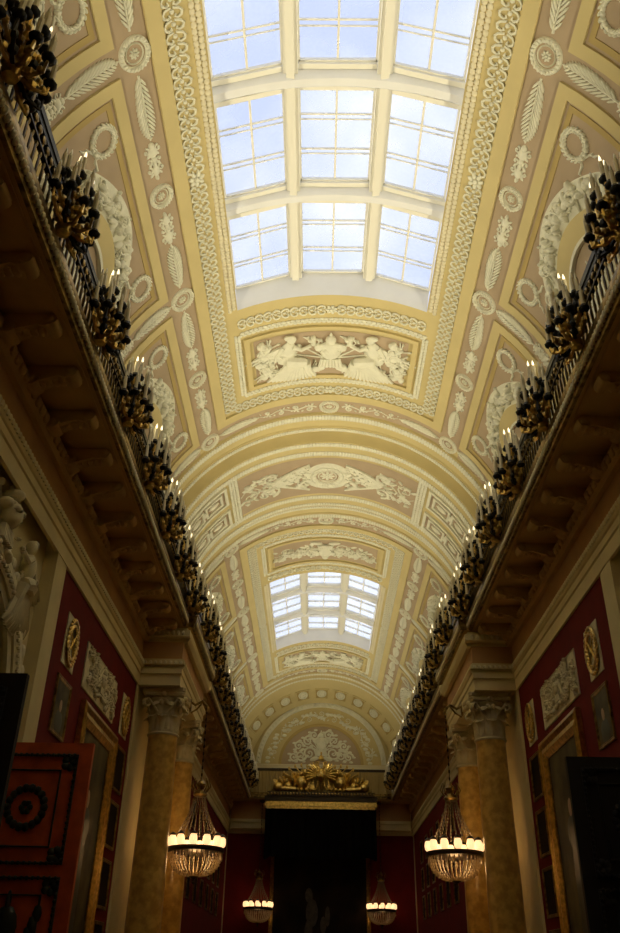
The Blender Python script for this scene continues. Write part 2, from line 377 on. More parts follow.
def o_cuirass(H):
    b = MB(); e = b.ell
    e((0,-.08*H,.06),(.16*H,.2*H,.1),0,12,7); e((0,-.22*H,.05),(.2*H,.06*H,.07),0,10,5)
    for s in (-1,1):
        e((s*.18*H,-.17*H,.05),(.08*H,.09*H,.07),0,8,5); e((s*.07*H,-.12*H,.12),(.06*H,.055*H,.05),0,8,5)
    for i in range(7):
        x = (-.15+.05*i)*H; b.tube([(x*.9,.10*H,.07),(x*1.15,.30*H,.07)],[.026*H,.034*H],6,flat=(0,0,1))
    e((0,-.36*H,.06),(.085*H,.10*H,.09),0,10,6); e((0,-.47*H,.05),(.025*H,.06*H,.04),0,6,4); e((0,-.30*H,.07),(.11*H,.02*H,.05),0,8,4)
    for s in (-1,1):
        for k in range(3):
            a = D(28+24*k); b.tube([(s*.1*H,.1*H,.03),(s*(.1+.5*math.sin(a))*H,(.1-.55*math.cos(a))*H,.02)],.014*H,5,flat=(0,0,1)); e((s*(.1+.5*math.sin(a))*H,(.1-.55*math.cos(a))*H,.03),(.03*H,.06*H,.03),s*a,6,4)
        e((s*.22*H,.38*H,.04),(.16*H,.07*H,.06),s*.3,8,5)
    return b
def o_arms(rng, scale=1.0, n=7):
    """a heap of trophies of arms about .5 m across"""
    b = MB(); 
    for _ in range(3):
        a = rng.uniform(0, PI); l = .3*scale; u, v = rng.uniform(-.1,.1)*scale, rng.uniform(-.1,.1)*scale
        b.tube([(u-l*math.cos(a), v-l*math.sin(a), .03),(u+l*math.cos(a), v+l*math.sin(a), .03)], .018*scale, 5, flat=(0,0,1)); b.ell((u+l*math.cos(a), v+l*math.sin(a), .03), (.06*scale,.03*scale,.03), a, 6, 4)
    for _ in range(n):
        r = rng.uniform(.05,.14)*scale; b.ell((rng.uniform(-.2,.2)*scale, rng.uniform(-.17,.17)*scale, .03), (r, r*rng.uniform(.45,.9), .05+.03*rng.random()), rng.uniform(0,PI), 9, 5)
    u, v = rng.uniform(-.1,.1)*scale, rng.uniform(-.1,.1)*scale
    b.tube([(u+.13*scale*math.cos(t_*PI/8), v+.13*scale*math.sin(t_*PI/8), .07) for t_ in range(16)], .02*scale, 5, True, flat=(0,0,1))
    return b

# ------------------------------------------------------------------ vault decoration, one module / one bay built once then copied
decor = []                                                        # (object template, positions) handled right away
def place(name, mb, mt, phi0, spots, smooth=True):
    """map a flat relief onto the vault (right side) and copy it to spots = [(y, sx, sy)]"""
    mb.map(vmap(phi0)); first = None
    for y, sx, sy in spots:
        if first is None:
            first = mb.build(name, mt, ceiling, smooth); o = first
        else: o = inst(first, ceiling)
        o.location = (0, y, 0); o.scale = (sx, sy, 1)
    return first
SIDES = (1, -1)
MODS = [yc+MOD*k for yc in YC for k in (-1, 0, 1)]                # lunette centres
BND = [yc+MOD*(k+.5) for yc in YC for k in (-2, -1, 0, 1)]        # module boundaries
BAYS = list(YC)
v_of = lambda deg: K*D(deg)                                       # arc metres from the apex

# rose ground of the side strips and the lunette fields
mb = MB(); patch(mb, -6.6, 6.6, v_of(39.0), v_of(47.9), .006, 24, 6)
for b_ in (-1.5, -.5, .5, 1.5): patch(mb, MOD*b_-.34, MOD*b_+.34, v_of(47.9), v_of(86), .006, 3, 16)
place('rose_ground', mb, 'pink', 0, [(yc, s, 1) for yc in BAYS for s in SIDES])
mb = MB()
for e_ in (-1, 1): patch(mb, e_*6.645-.27, e_*6.645+.27, v_of(-45), v_of(45), .008, 3, 50)
place('rose_cross_strip', mb, 'pink', 0, [(yc, 1, 1) for yc in BAYS])
mb = MB(); patch(mb, -1.9, 1.9, v_of(49), v_of(84), .010, 12, 18)
place('rose_panel', mb, 'pink', 0, [(y, s, 1) for y in MODS for s in SIDES])
# plain yellow band between central frame and rose strip
mb = MB(); a, bb = v_of(38.1), 6.27
strip(mb, [(-bb,-a),(bb,-a),(bb,a),(-bb,a)], v_of(3.4), .0, .05, True)
place('plaster_band', mb, 'yellow', 0, [(yc, 1, 1) for yc in BAYS])
# panel frames around each lunette: wide band plus a stepped inner fillet
mb = MB(); u0, u1 = 1.93, 1.70
strip(mb, [(-u0, v_of(84)),(-u0, v_of(49.2)),(u0, v_of(49.2)),(u0, v_of(84))], .17, 0, .045)
place('panel_band', mb, 'yellow', 0, [(y, s, 1) for y in MODS for s in SIDES])
mb = MB(); strip(mb, [(-u1-.06, v_of(84)),(-u1-.06, v_of(51.9)),(u1+.06, v_of(51.9)),(u1+.06, v_of(84))], .08, 0, .022)
place('panel_fillet', mb, 'ochre', 0, [(y, s, 1) for y in MODS for s in SIDES])
# medallions, palms, urns
place('medallion', o_medallion(.235), 'relief', D(43.4), [(y, s, 1) for y in BND for s in SIDES])
place('medallion', o_medallion(.205), 'relief', D(43.6), [(y, s, 1) for y in MODS for s in SIDES])
mb = xf(o_palm(.95, .145), PI, 1, 1.92, 0)
mb2 = xf(o_urn(.66), PI, 1, .93, 0); mbj = MB().join(mb)
place('palm_frond', mbj, 'relief', D(43.5), [(y, s, t_) for y in MODS for s in SIDES for t_ in (-1, 1)])
place('urn_ornament', mb2, 'relief', D(43.7), [(y, s, t_) for y in MODS for s in SIDES for t_ in (-1, 1)])
mb = xf(o_palm(.92, .15), -PI/2, 1, 0, v_of(62)-v_of(48))
place('cross_palm_frond', mb, 'relief', D(48), [(y, s, 1) for y in BND for s in SIDES])
mb = xf(o_urn(.5), PI/2, 1, 0, v_of(62)-v_of(48))
place('scroll_ornament', mb, 'relief', D(48), [(y, s, 1) for y in BND for s in SIDES])
mb = xf(o_wreath(.20), PI*.62, 1, 1.36, 0); 
place('wreath', mb, 'relief', D(55.2), [(y, s, t_) for y in MODS for s in SIDES for t_ in (-1, 1)])
# lunettes
VS = v_of(90)
def ell_ring(mb, ua, va, ub, vb, h, n=40, h0=0.0, lim=84):
    V = []
    for i in range(n+1):
        a = D(6)+(PI-D(12))*i/n
        for (uu, vv, hh) in ((ua,va,h0),(ua,va,h),(ub,vb,h),(ub,vb,h0)): V.append((uu*math.cos(a), min(VS-vv*math.sin(a), v_of(88)), hh))
    Fc = []
    for i in range(n):
        o = i*4; Fc += [(o,o+1,o+5,o+4),(o+1,o+2,o+6,o+5),(o+2,o+3,o+7,o+6)]
    return mb.add(V, Fc)
mb = MB(); ell_ring(mb, 1.86, 2.36, 1.50, 1.92, .012)
place('lunette_ground', mb, 'relief', 0, [(y, s, 1) for y in MODS for s in SIDES])
for variant in range(2):
    rng = random.Random(31+variant); mb = MB()
    for i in range(13):
        a = D(16)+(PI-D(32))*i/12; u, v = 1.68*math.cos(a), VS-2.14*math.sin(a)
        mb.join(xf(o_arms(rng, .62), a+PI/2, 1, u, v, hs=1.35))
    for i in range(44):
        a = D(12)+(PI-D(24))*i/43; mb.ell((1.68*math.cos(a)+rng.uniform(-.12,.12), VS-2.14*math.sin(a)+rng.uniform(-.14,.14), .03), (.12,.055,.07), rng.uniform(0,PI), 7, 5)
    place('trophy_relief', mb, 'relief', 0, [(y, s, 1) for k, y in enumerate(MODS) for q, s in enumerate(SIDES) if (k+q) % 2 == variant])
mb = MB(); ell_ring(mb, 1.50, 1.92, 1.22, 1.62, .06); place('lunette_archivolt', mb, 'yellow', 0, [(y, s, 1) for y in MODS for s in SIDES])
mb = MB(); ell_ring(mb, 1.22, 1.62, 1.17, 1.57, .075); place('lunette_fillet', mb, 'relief', 0, [(y, s, 1) for y in MODS for s in SIDES])
mb = MB()
for i in range(15):
    a = D(22)+(PI-D(44))*i/14; l = 1.15+.12*(i % 2)
    pts = [(.12*math.cos(a), VS-.1-.25*math.sin(a), .015), (l*.55*math.cos(a), VS-.15-l*.62*math.sin(a), .03), (l*.78*math.cos(a)*.98, VS-.1-l*1.02*math.sin(a), .01)]
    mb.tube(pts, [.03,.05,.01], 5, flat=(0,0,1))
for i in range(18):
    a = D(20)+(PI-D(40))*i/17; mb.ell((.72*math.cos(a), VS-.95*math.sin(a), .02), (.10,.045,.03), PI/2-a*0+i, 7, 4)
for s in (-1, 1): mb.join(spiral(s*.45, VS-.75, .22, 1.5, 0, s, .04, .015, .02, 5, 14))
place('plant_relief', mb, 'relief', 0, [(y, s, 1) for y in MODS for s in SIDES])

# central frames: outer heart chain, inner leaf moulding, cross bars, trophy panels
def along_u(b, rot, du, dv): return xf(b, rot, 1, du, dv)
ch_len = 2*6.02
mb = chain(ch_len, .155, .29); mb = xf(mb, 0, 1, -ch_len/2, 0)
place('heart_chain', mb, 'relief', D(34.0), [(yc, s, 1) for yc in BAYS for s in SIDES])
cw = v_of(64.5)
mb = xf(chain(cw, .155, .27), -PI/2, 1, 6.02, cw/2)
mb2 = xf(chain(cw-.55, .155, .25), -PI/2, 1, 3.50, (cw-.55)/2)
place('heart_chain', mb, 'relief', 0, [(yc, 1, t_) for yc in BAYS for t_ in (-1, 1)])
place('heart_chain', mb2, 'relief', 0, [(yc, 1, t_) for yc in BAYS for t_ in (-1, 1)])
# leaf moulding beside the skylight
mb = xf(leafband(2*SKH, .085, .16), 0, 1, -SKH, 0)
place('leaf_moulding', mb, 'cream', D(29.2), [(yc, s, 1) for yc in BAYS for s in SIDES])
# leaf frame round each trophy panel
lf = MB(); q = v_of(28.6)
lf.join(xf(leafband(2*q, .09, .13), -PI/2, 1, 3.80, q)); lf.join(xf(leafband(2*q, .09, .13), -PI/2, 1, 5.70, q))
for s in (-1, 1): lf.join(xf(leafband(1.9, .09, .13), 0, 1, 3.80, s*q))
place('leaf_frame', lf, 'relief', 0, [(yc, 1, t_) for yc in BAYS for t_ in (-1, 1)])
mb = MB(); strip(mb, [(4.0,-v_of(26)),(5.52,-v_of(26)),(5.52,v_of(26)),(4.0,v_of(26))], .10, 0, .05, True); 
place('panel_moulding', mb, 'yellow', 0, [(yc, 1, t_) for yc in BAYS for t_ in (-1, 1)])
mb = MB(); patch(mb, 4.12, 5.46, -v_of(23.8), v_of(23.8), .012, 6, 24); place('rose_relief_panel', mb, 'pink', 0, [(yc, 1, t_) for yc in BAYS for t_ in (-1, 1)])
mb = MB()
# figures stand with heads toward the skylight (smaller u), so figure 'v' axis -> +u
def stand(b, du, dv, mir=1): return MB().add([(v+du, u*mir+dv, h*.9) for u, v, h in b.v], b.f)
fg = o_victory(1.36)
mb.join(stand(o_cuirass(1.25), 4.79, 0)); 
for s in (-1, 1):
    mb.join(stand(fg, 4.80, s*.80, -s))
    rng = random.Random(5)
    for k in range(3): mb.join(xf(o_arms(rng, .8, 10), 0, 1, 4.76+.36*(k-1), s*(1.30+.02*k)))
    for k in range(3): mb.join(xf(o_arms(rng, .6, 6), k, 1, (4.32,5.25,5.22)[k], s*(.36,.36,1.05)[k]))
place('winged_figures_relief', mb, 'relief', 0, [(yc, 1, t_) for yc, t_ in ((YC[0],1),(YC[1],1))])
o_ = MB(); o_.join(stand(o_cuirass(1.2), 4.79, 0))
for s in (-1, 1):
    o_.join(xf(o_rinceau(1.3, .9), s*PI/2, 1, 4.8, s*.2))
    rng = random.Random(8)
    for k in range(5): o_.join(xf(o_arms(rng, .75, 9), k, 1, 4.72+.22*((k % 2)-.4), s*(.35+.24*k)))
place('arms_relief', o_, 'relief', 0, [(YC[0],1,-1),(YC[1],1,-1)])
# ovals and rinceaux on the cross strips
place('oval_medallion', xf(o_medallion(.22), 0, 1, 6.645, 0), 'relief', 0, [(yc, 1, t_) for yc in BAYS for t_ in (-1, 1)])
mb = xf(o_rinceau(1.25, .32), PI/2, 1, 6.645, .28); mb.join(xf(o_palm(.95, .12), PI/2, 1, 6.645, 1.55))
place('scroll_frieze', mb, 'relief', 0, [(yc, s, t_) for yc in BAYS for s in SIDES for t_ in (-1, 1)])

# transverse arch ornament
AC = (A1[0]+A1[1])/2
def arcrow(y, h, r, half=84, fl=.05, pitch=.085, rows=1):
    b = leafband(2*v_of(half), pitch, r*2*rows, rows); return xf(b, -PI/2, 1, y, v_of(half)).map(lambda u, v, hh: (u, v, hh+h))
def arch_rows(yc, ys):
    for y, h, r, pit in ys:
        b = arcrow(y, h, r, pitch=pit); b.map(vmap(0)); b.build('bead_moulding', 'relief', ceiling)
for sgn in (-1, 1):
    hw = (A1[1]-A1[0])/2
    arch_rows(AC, [(AC+sgn*(hw-.135), .06, .10, .07), (AC+sgn*(hw-.61), .06, .06, .06), (AC+sgn*(hw-1.04), .20, .08, .07), (AC+sgn*(hw-1.42), .20, .10, .07)])
arch_rows(0, [(34.08,.06,.10,.11),(34.66,.06,.09,.11)])
H3 = .20
def onarch(b): return b.map(lambda u, v, h: (u, v, h+H3))
mb = MB(); patch(mb, AC-.86, AC+.86, -v_of(37), v_of(37), .006, 4, 40); onarch(mb).map(vmap(0)).build('arch_rose_panel', 'pink', ceiling)
for s in SIDES:
    mb = xf(leafband(2.0, .1, .26, 3), 0, 1, AC-1.0, s*v_of(39)); onarch(mb).map(vmap(0)).build('arch_panel_end_moulding', 'relief', ceiling)
mb = xf(o_medallion(.42), 0, 1, AC, 0); mb.join(xf(o_medallion(.62), 0, .98, AC, 0, hs=.6)); onarch(mb).map(vmap(0)).build('arch_medallion', 'relief', ceiling)
for s in SIDES:
    mb = MB()
    rng = random.Random(21)
    for i in range(120):
        t_ = rng.random(); vv = .48+.92*t_; ww = .56*(1-t_)**.7
        mb.ell((AC+rng.uniform(-1,1)*ww, s*vv, .02), (.045,.085,.05), rng.uniform(-.9,.9), 6, 4)
    for q in (-1, 1): mb.tube([(AC+q*.58*(1-t_/8)**.7, s*(.46+.95*t_/8), .03) for t_ in range(9)], .035, 5, flat=(0,0,1))
    for q in (-1, 1): mb.join(spiral(AC+q*.33, s*1.45, .22, 1.4, 0, q, .04, .015, .025, 5, 14))
    mb.join(xf(o_rinceau(1.05, 1.15), s*PI/2, 1, AC, s*1.28))
    for i in range(46): mb.ell((AC+rng.uniform(-.5,.5), s*rng.uniform(1.3,2.2), .02), (.03,.09,.04), rng.uniform(-1.2,1.2), 6, 4)
    onarch(mb).map(vmap(0)).build('arch_scroll_relief', 'relief', ceiling)
    for off in (-.52, .52):
        mb = MB(); patch(mb, AC+off-.36, AC+off+.36, v_of(43.5), v_of(80), .006, 3, 20); onarch(mb).map(vmap(0))
        if s < 0: mb.map(lambda x, y, z: (-x, y, z))
        mb.build('arch_side_panel', 'pink', ceiling)
        mb = MB(); strip(mb, [(AC+off-.36, v_of(43)),(AC+off+.36, v_of(43)),(AC+off+.36, v_of(80)),(AC+off-.36, v_of(80))], .07, 0, .05, True)
        for c0, c1 in ((45.5,53.5),(55.5,64),(66,75)):
            strip(mb, [(AC+off-.20, v_of(c0)),(AC+off+.20, v_of(c0)),(AC+off+.20, v_of(c1)),(AC+off-.20, v_of(c1))], .06, 0, .05, True)
            mb.ell((AC+off, v_of((c0+c1)/2), .02), (.08, v_of((c1-c0)/2-1.2), .05), 0, 8, 5)
            mb.ell((AC+off, v_of(c1+1), .03), (.13,.06,.04), 0, 8, 5)
        onarch(mb).map(vmap(0))
        if s < 0: mb.map(lambda x, y, z: (-x, y, z))
        mb.build('arch_side_frame', 'relief', ceiling)
# rosettes on the splayed arch at the far end
def splay(phi, t_, h):                                             # t 0..1 along the splay
    y = 34.9+1.3*t_; d = .10+.64*t_
    n_ = Vector((0.44, 0.9)); return vp(y-h*.44, phi, d+h*.9)
for i in range(13):
    phi = D(-84+14*i)
    mb = MB(); strip(mb, [(-.28,-.28),(.28,-.28),(.28,.28),(-.28,.28)], .05, 0, .035, True, .2)
    mb.map(lambda u, v, h: splay(phi+v/3.3, .52+u/1.45, h)); fr = mb.build('coffer_frame', 'yellow', ceiling)
    mb = MB(); patch(mb, -.27, .27, -.27, .27, .004, 3, 3); mb.map(lambda u, v, h: splay(phi+v/3.3, .52+u/1.45, h)); mb.build('coffer_ground', 'ochre', ceiling)
    mb = o_rosette(.15, 8); mb.join(o_medallion(.21)); mb.map(lambda u, v, h: splay(phi+v/3.3, .52+u/1.45, h)); mb.build('coffer_rosette', 'relief', ceiling)

# ------------------------------------------------------------------ skylights
GZ = lambda x: 11.17-.0*abs(x) if abs(x) < .6 else 11.17-.375*(abs(x)-.6)
def skylight(name, yc):
    b = MB()                                                       # side and end reveals, splayed
    xs = [-1.78+3.56*i/24 for i in range(25)]
    for s in (-1, 1):
        V = []
        for y in (yc-SKH, yc+SKH): V += [(s*VA*math.sin(SKP), y, VZ+VB*math.cos(SKP)), (s*1.80, y, 10.73)]
        b.add(V, [(0,1,3,2)])
        V = []
        for x in xs:
            ph = math.asin(max(-1,min(1,x*.97/VA))); V += [(VA*math.sin(ph), yc+s*(SKH), VZ+VB*math.cos(ph)), (x, yc+s*2.93, GZ(x)+.03)]
        b.add(V, [(2*i,2*i+1,2*i+3,2*i+2) for i in range(24)])
    root = b.build(name, 'white', None, True); tag(root, kind='structure')
    rows = [(yc-2.93, yc-1.06), (yc-.83, yc+.83), (yc+1.06, yc+2.93)]
    rows = [(yc-2.78, yc-1.06), (yc-.84, yc+.84), (yc+1.27, yc+2.93)]
    rows = [(yc-2.93, yc-1.25), (yc-.84, yc+.84), (yc+1.25, yc+2.93)]
    # transverse ribs: cream frame and white arched soffit
    for k, yr in enumerate((yc-1.045, yc+1.045)):
        r_ = MB(); V = []
        for x in xs: 
            zz = GZ(x); zb = VZ+VB*math.sqrt(max(0, 1-(x/VA)**2))-.0
            V += [(x, yr-.13, zz+.02), (x, yr-.11, zb+.27), (x, yr-.06, zb+.21), (x, yr+.06, zb+.21), (x, yr+.11, zb+.27), (x, yr+.13, zz+.02)]
        r_.add(V, [(6*i+j, 6*i+j+1, 6*i+7+j, 6*i+6+j) for i in range(24) for j in range(5)]); r_.build('rib', 'white', root)
        for sg in (-1, 1):
            f_ = MB()
            for (x0, x1) in ((-1.78,-.79),(-.56,.56),(.79,1.78)):
                pts = [x0+(x1-x0)*i/4 for i in range(5)]; y0, y1 = sorted((yr+sg*.13, yr+sg*.21)); V = []
                for x in pts: V += [(x,y0,GZ(x)+.04),(x,y0,GZ(x)-.10),(x,y1,GZ(x)-.10),(x,y1,GZ(x)+.04)]
                f_.add(V, [(4*i+j,4*i+j+1,4*i+5+j,4*i+4+j) for i in range(4) for j in range(3)])
            f_.build('rib_frame', 'barw', root, False)
    for s in (-1, 1):                                              # longitudinal mullions
        mu = MB(); x0, x1 = sorted((s*.565, s*.785)); z0 = 11.0
        mu.box(x0, x1, yc-2.93, yc+2.93, GZ((x0+x1)/2)-.16, GZ(.6)+.03); mu.box(x0+.05, x1-.05, yc-2.93, yc+2.93, GZ((x0+x1)/2)-.22, GZ(.6)); mu.build('mullion', 'barw', root, False)
    for (y0, y1) in rows:
        for (x0, x1) in ((-1.78,-.785),(-.565,.565),(.785,1.78)):
            b = MB(); b.add([(x0,y0,GZ(x0)),(x1,y0,GZ(x1)),(x1,y1,GZ(x1)),(x0,y1,GZ(x0))], [(0,1,2,3)]); pane = b.build('pane', 'glass', root, False)
            gb = MB(); xm = (x0+x1)/2; wv = .015
            def bar_x(xa, xb, ya, yb, t_): 
                gb.add([(xa,ya,GZ(xa)-t_),(xb,ya,GZ(xb)-t_),(xb,yb,GZ(xb)-t_),(xa,yb,GZ(xa)-t_),(xa,ya,GZ(xa)+.02),(xb,ya,GZ(xb)+.02),(xb,yb,GZ(xb)+.02),(xa,yb,GZ(xa)+.02)], [(0,3,2,1),(4,5,6,7),(0,1,5,4),(1,2,6,5),(2,3,7,6),(3,0,4,7)])
            bar_x(xm-wv, xm+wv, y0, y1, .02)
            for c in ((y0+(y1-y0)*.27), (y0+(y1-y0)*.64)):
                bar_x(x0, x1, c, c+.022, .015); bar_x(x0, x1, c+.095, c+.112, .01)
            bar_x(x0, x1, y0, y0+.03, .05); bar_x(x0, x1, y1-.03, y1, .05); bar_x(x0, x0+.025, y0, y1, .05); bar_x(x1-.025, x1, y0, y1, .05)
            gb.build('glazing_bar', 'barw', root, False)
    return root
skylight('window_1', YC[0]); skylight('window_2', YC[1])

# ------------------------------------------------------------------ floor and walls
WX = 3.72; FZ = -EYE; YN, YF = -4.0, 36.2
MB().box(-5.2, 5.2, YN-.3, YF+.3, FZ-.2, FZ).build('floor', 'floor', None, False)['kind'] = 'structure'
MB().box(-5.2, 5.2, YN-.3, YN, FZ, 11.5).build('wall_near', 'wallcream', None, False)['kind'] = 'structure'
TRIM = [0]
DY0, DY1 = 6.69, 10.13; DC = (DY0+DY1)/2; RX = 3.86
for s, nm in ((-1, 'left'), (1, 'right')):
    b = MB()
    for y0, y1 in ((YN, DY0), (DY1, YF)): b.box(*sorted((s*WX, s*4.6)), y0, y1, FZ, 5.9)
    b.box(*sorted((s*WX, s*4.6)), YN, YF, 5.9, 7.25)               # gallery back wall
    # door bay wall with arched opening (filled above the leaves)
    AR = 1.22; zs = 2.62
    V = []; k = 24; Fc = []
    outl = [(DY0, FZ), (DC-AR, FZ)] 
    b.box(*sorted((s*RX, s*4.6)), DY0, DC-AR, FZ, 5.9); b.box(*sorted((s*RX, s*4.6)), DC+AR, DY1, FZ, 5.9)
    for i in range(k):
        a0, a1 = PI-PI*i/k, PI-PI*(i+1)/k
        ya, za, yb, zb = DC+AR*math.cos(a0), zs+AR*math.sin(a0), DC+AR*math.cos(a1), zs+AR*math.sin(a1)
        V = [(s*x, y, z_) for x in (RX, 4.6) for (y, z_) in ((ya,za),(yb,zb),(yb,5.9),(ya,5.9))]
        b.add(V, [(0,1,2,3),(7,6,5,4),(0,4,5,1)])
    wall = b.build('wall_'+nm, 'wallcream', None, False); wall['kind'] = 'structure'
    b = MB()
    for y0, y1 in ((YN+.02, DY0-.52), (DY1+.44, 16.08), (19.62, YF-.4)): b.box(*sorted((s*(WX-.012), s*(WX+.05))), y0, y1, FZ+.9, 4.80)
    b.build('red_field', 'red', wall, False)
    for y0, y1 in ((DY0-.46, DY0), (DY1, DY1+.44), (16.09, 17.03), (18.62, 19.60)):
        TRIM[0] += 1; b = MB(); b.box(*sorted((s*(WX-.04), s*(WX-.001))), y0, y1, FZ, 4.78); b.box(*sorted((s*(WX-.07), s*(WX-.041))), y0+.01, y1-.01, FZ, FZ+.3)
        tag(b.build(f'trim_{TRIM[0]}', 'wallcream', None, False), kind='structure')
    # trim strip at the edges of the red fields
    b = MB()
    for y0, y1 in ((16.03, 16.08),): b.box(*sorted((s*(WX-.03), s*WX)), y0, y1, FZ, 4.8)
    b.build('edge_fillet', 'wallcream', wall, False)
    # door surround: archivolt, beads, spandrel figures, transom and tympanum
    sur = empty('trim_door_'+nm); sur['kind'] = 'structure'
    b = MB(); k = 32
    def arc_sweep(b, prof, r0):
        P = [(DC+0*r0, 0)]
        V = []
        path = [(PI, FZ-zs)]+[(PI-PI*i/k, None) for i in range(k+1)]+[(0.0, FZ-zs)]
        for a, dz in path:
            for r_, x in prof:
                V.append((s*(RX-x), DC+r_*math.cos(a), zs+(r_*math.sin(a) if dz is None else dz)))
        m_ = len(prof)
        b.add(V, [(i*m_+j, i*m_+j+1, (i+1)*m_+j+1, (i+1)*m_+j) for i in range(len(path)-1) for j in range(m_-1)])
    arc_sweep(b, [(1.14,0),(1.14,.05),(1.24,.06),(1.24,.09),(1.30,.11),(1.33,.09),(1.36,.12),(1.44,.12),(1.46,0)], 0); b.build('archivolt', 'stucco', sur)
    b = MB()
    for i in range(46):
        a = PI*(i+.5)/46; b.ell((s*(RX-.12), DC+1.30*math.cos(a), zs+1.30*math.sin(a)), (.03,.035,.03), 0, 6, 4)
    for i in range(24):
        for q in (-1, 1): b.ell((s*(RX-.12), DC+q*1.30, zs-.06-.1*i), (.03,.035,.03), 0, 6, 4)
    b.build('bead_moulding', 'stucco', sur)
    b = MB()
    for q in (-1, 1):
        for i in range(9):
            a = D(8+9*i); yy, zz = DC+q*1.50*math.cos(a), zs+1.50*math.sin(a); b.ell((s*(RX-.08), yy, zz), (.06,.06,.1), 0, 7, 5)
        for i in range(8): b.ell((s*(RX-.07), DC+q*1.50, zs-.1-.16*i), (.05,.05,.09), 0, 7, 5)
    b.build('foliage_band', 'stucco', sur)
    fgm = o_victory(1.15)
    for q in (-1, 1):
        b = MB(); b.add([(s*(RX-.03-h*1.1), DC+q*(.98-u*.9), 4.02-v) for u, v, h in fgm.v], fgm.f); b.build('winged_figure', 'stucco', sur)
    b = MB(); cu = o_cuirass(.9); b.add([(s*(RX-.03-h*1.6), DC+u, 4.36-v) for u, v, h in cu.v], cu.f); b.build('trophy_of_arms', 'stucco', sur)
    # fan panel over the leaves and dark passage behind
    b = MB(); b.box(*sorted((s*4.02, s*4.10)), DC-1.14, DC+1.14, 2.22, 2.36); b.build('transom', 'stucco', sur, False)
    b = MB(); V = [(s*4.06, DC, 2.36)]+[(s*4.06, DC+1.14*math.cos(PI*i/20), 2.5+1.14*math.sin(PI*i/20)) for i in range(21)]
    b.add(V, [(0, i+1, i+2) for i in range(20)]); 
    for i in range(1, 6): 
        a = PI*i/6; b.tube([(s*4.04, DC+.3*math.cos(a), 2.5+.3*math.sin(a)), (s*4.04, DC+1.1*math.cos(a), 2.5+1.1*math.sin(a))], .03, 5)
    b.build('fan_panel', 'stucco', sur)
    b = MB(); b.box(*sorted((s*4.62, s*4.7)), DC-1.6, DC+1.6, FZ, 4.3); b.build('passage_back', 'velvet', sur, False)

# ------------------------------------------------------------------ galleries: entablature, soffit, brackets, fascia
RY0, RY1 = 16.08, 19.62                                            # where the entablature breaks forward over the columns
def ent_prof(s, dx=0.0, part='low'):
    P = [(WX,4.78),(WX-.05,4.78),(WX-.05,4.98),(WX-.07,5.0),(WX-.07,5.10),(WX-.09,5.12),(WX-.12,5.19),(WX-.12,5.23),(WX-.08,5.29),(WX-.05,5.31),(WX,5.31)]
    if part == 'frieze': P = [(WX,5.31),(WX-.045,5.31),(WX-.045,5.65),(WX,5.65)]
    if part == 'top': P = [(WX,5.65),(WX-.12,5.65),(WX-.17,5.74),(WX-.19,5.84),(WX-.10,5.86),(WX-.10,5.955),(WX,5.955)]
    return [(s*(x-(dx if i not in (0, len(P)-1) else 0)), z_) for i, (x, z_) in enumerate(P)]
def leafrow(b, x, z_, y0, y1, pitch, rx, rz):
    k = int((y1-y0)/pitch)
    for i in range(k): b.ell((x, y0+pitch*(i+.5), z_), (rx, pitch*.5, rz), 0, 6, 4)
BR_Y = [3.26+.887*i for i in range(-2, 15) if 3.26+.887*i < 15.8] + [20.1+.887*i for i in range(17)]
def console(s):
    b = MB(); xr, xt = WX-.10, 2.98                                # root and tip
    w2 = .10
    pts = [(xr,5.70),(xr-.1,5.71),(xr-.25,5.77),(xr-.42,5.82),(xt+.14,5.80),(xt+.03,5.83),(xt,5.90),(xt+.05,5.95)]
    P = pts+[(xr,5.96)]
    b.extr([(s*x, z_) for x, z_ in P], -w2, w2)
    for (x, z_, r) in ((xt+.08,5.875,.075),(xr-.12,5.78,.09)):       # end scrolls
        b.tube([(s*x,-w2-.02,z_),(s*x,w2+.02,z_)], r, 10)
        for q in (-1, 1): b.ell((s*x, q*(w2+.025), z_), (.05,.015,.05), 0, 7, 4)
    for i in range(5): b.ell((s*(xt+.18+.08*i), 0, 5.80-.008*i), (.055,.085-.008*i,.035), 0, 7, 4)
    return b
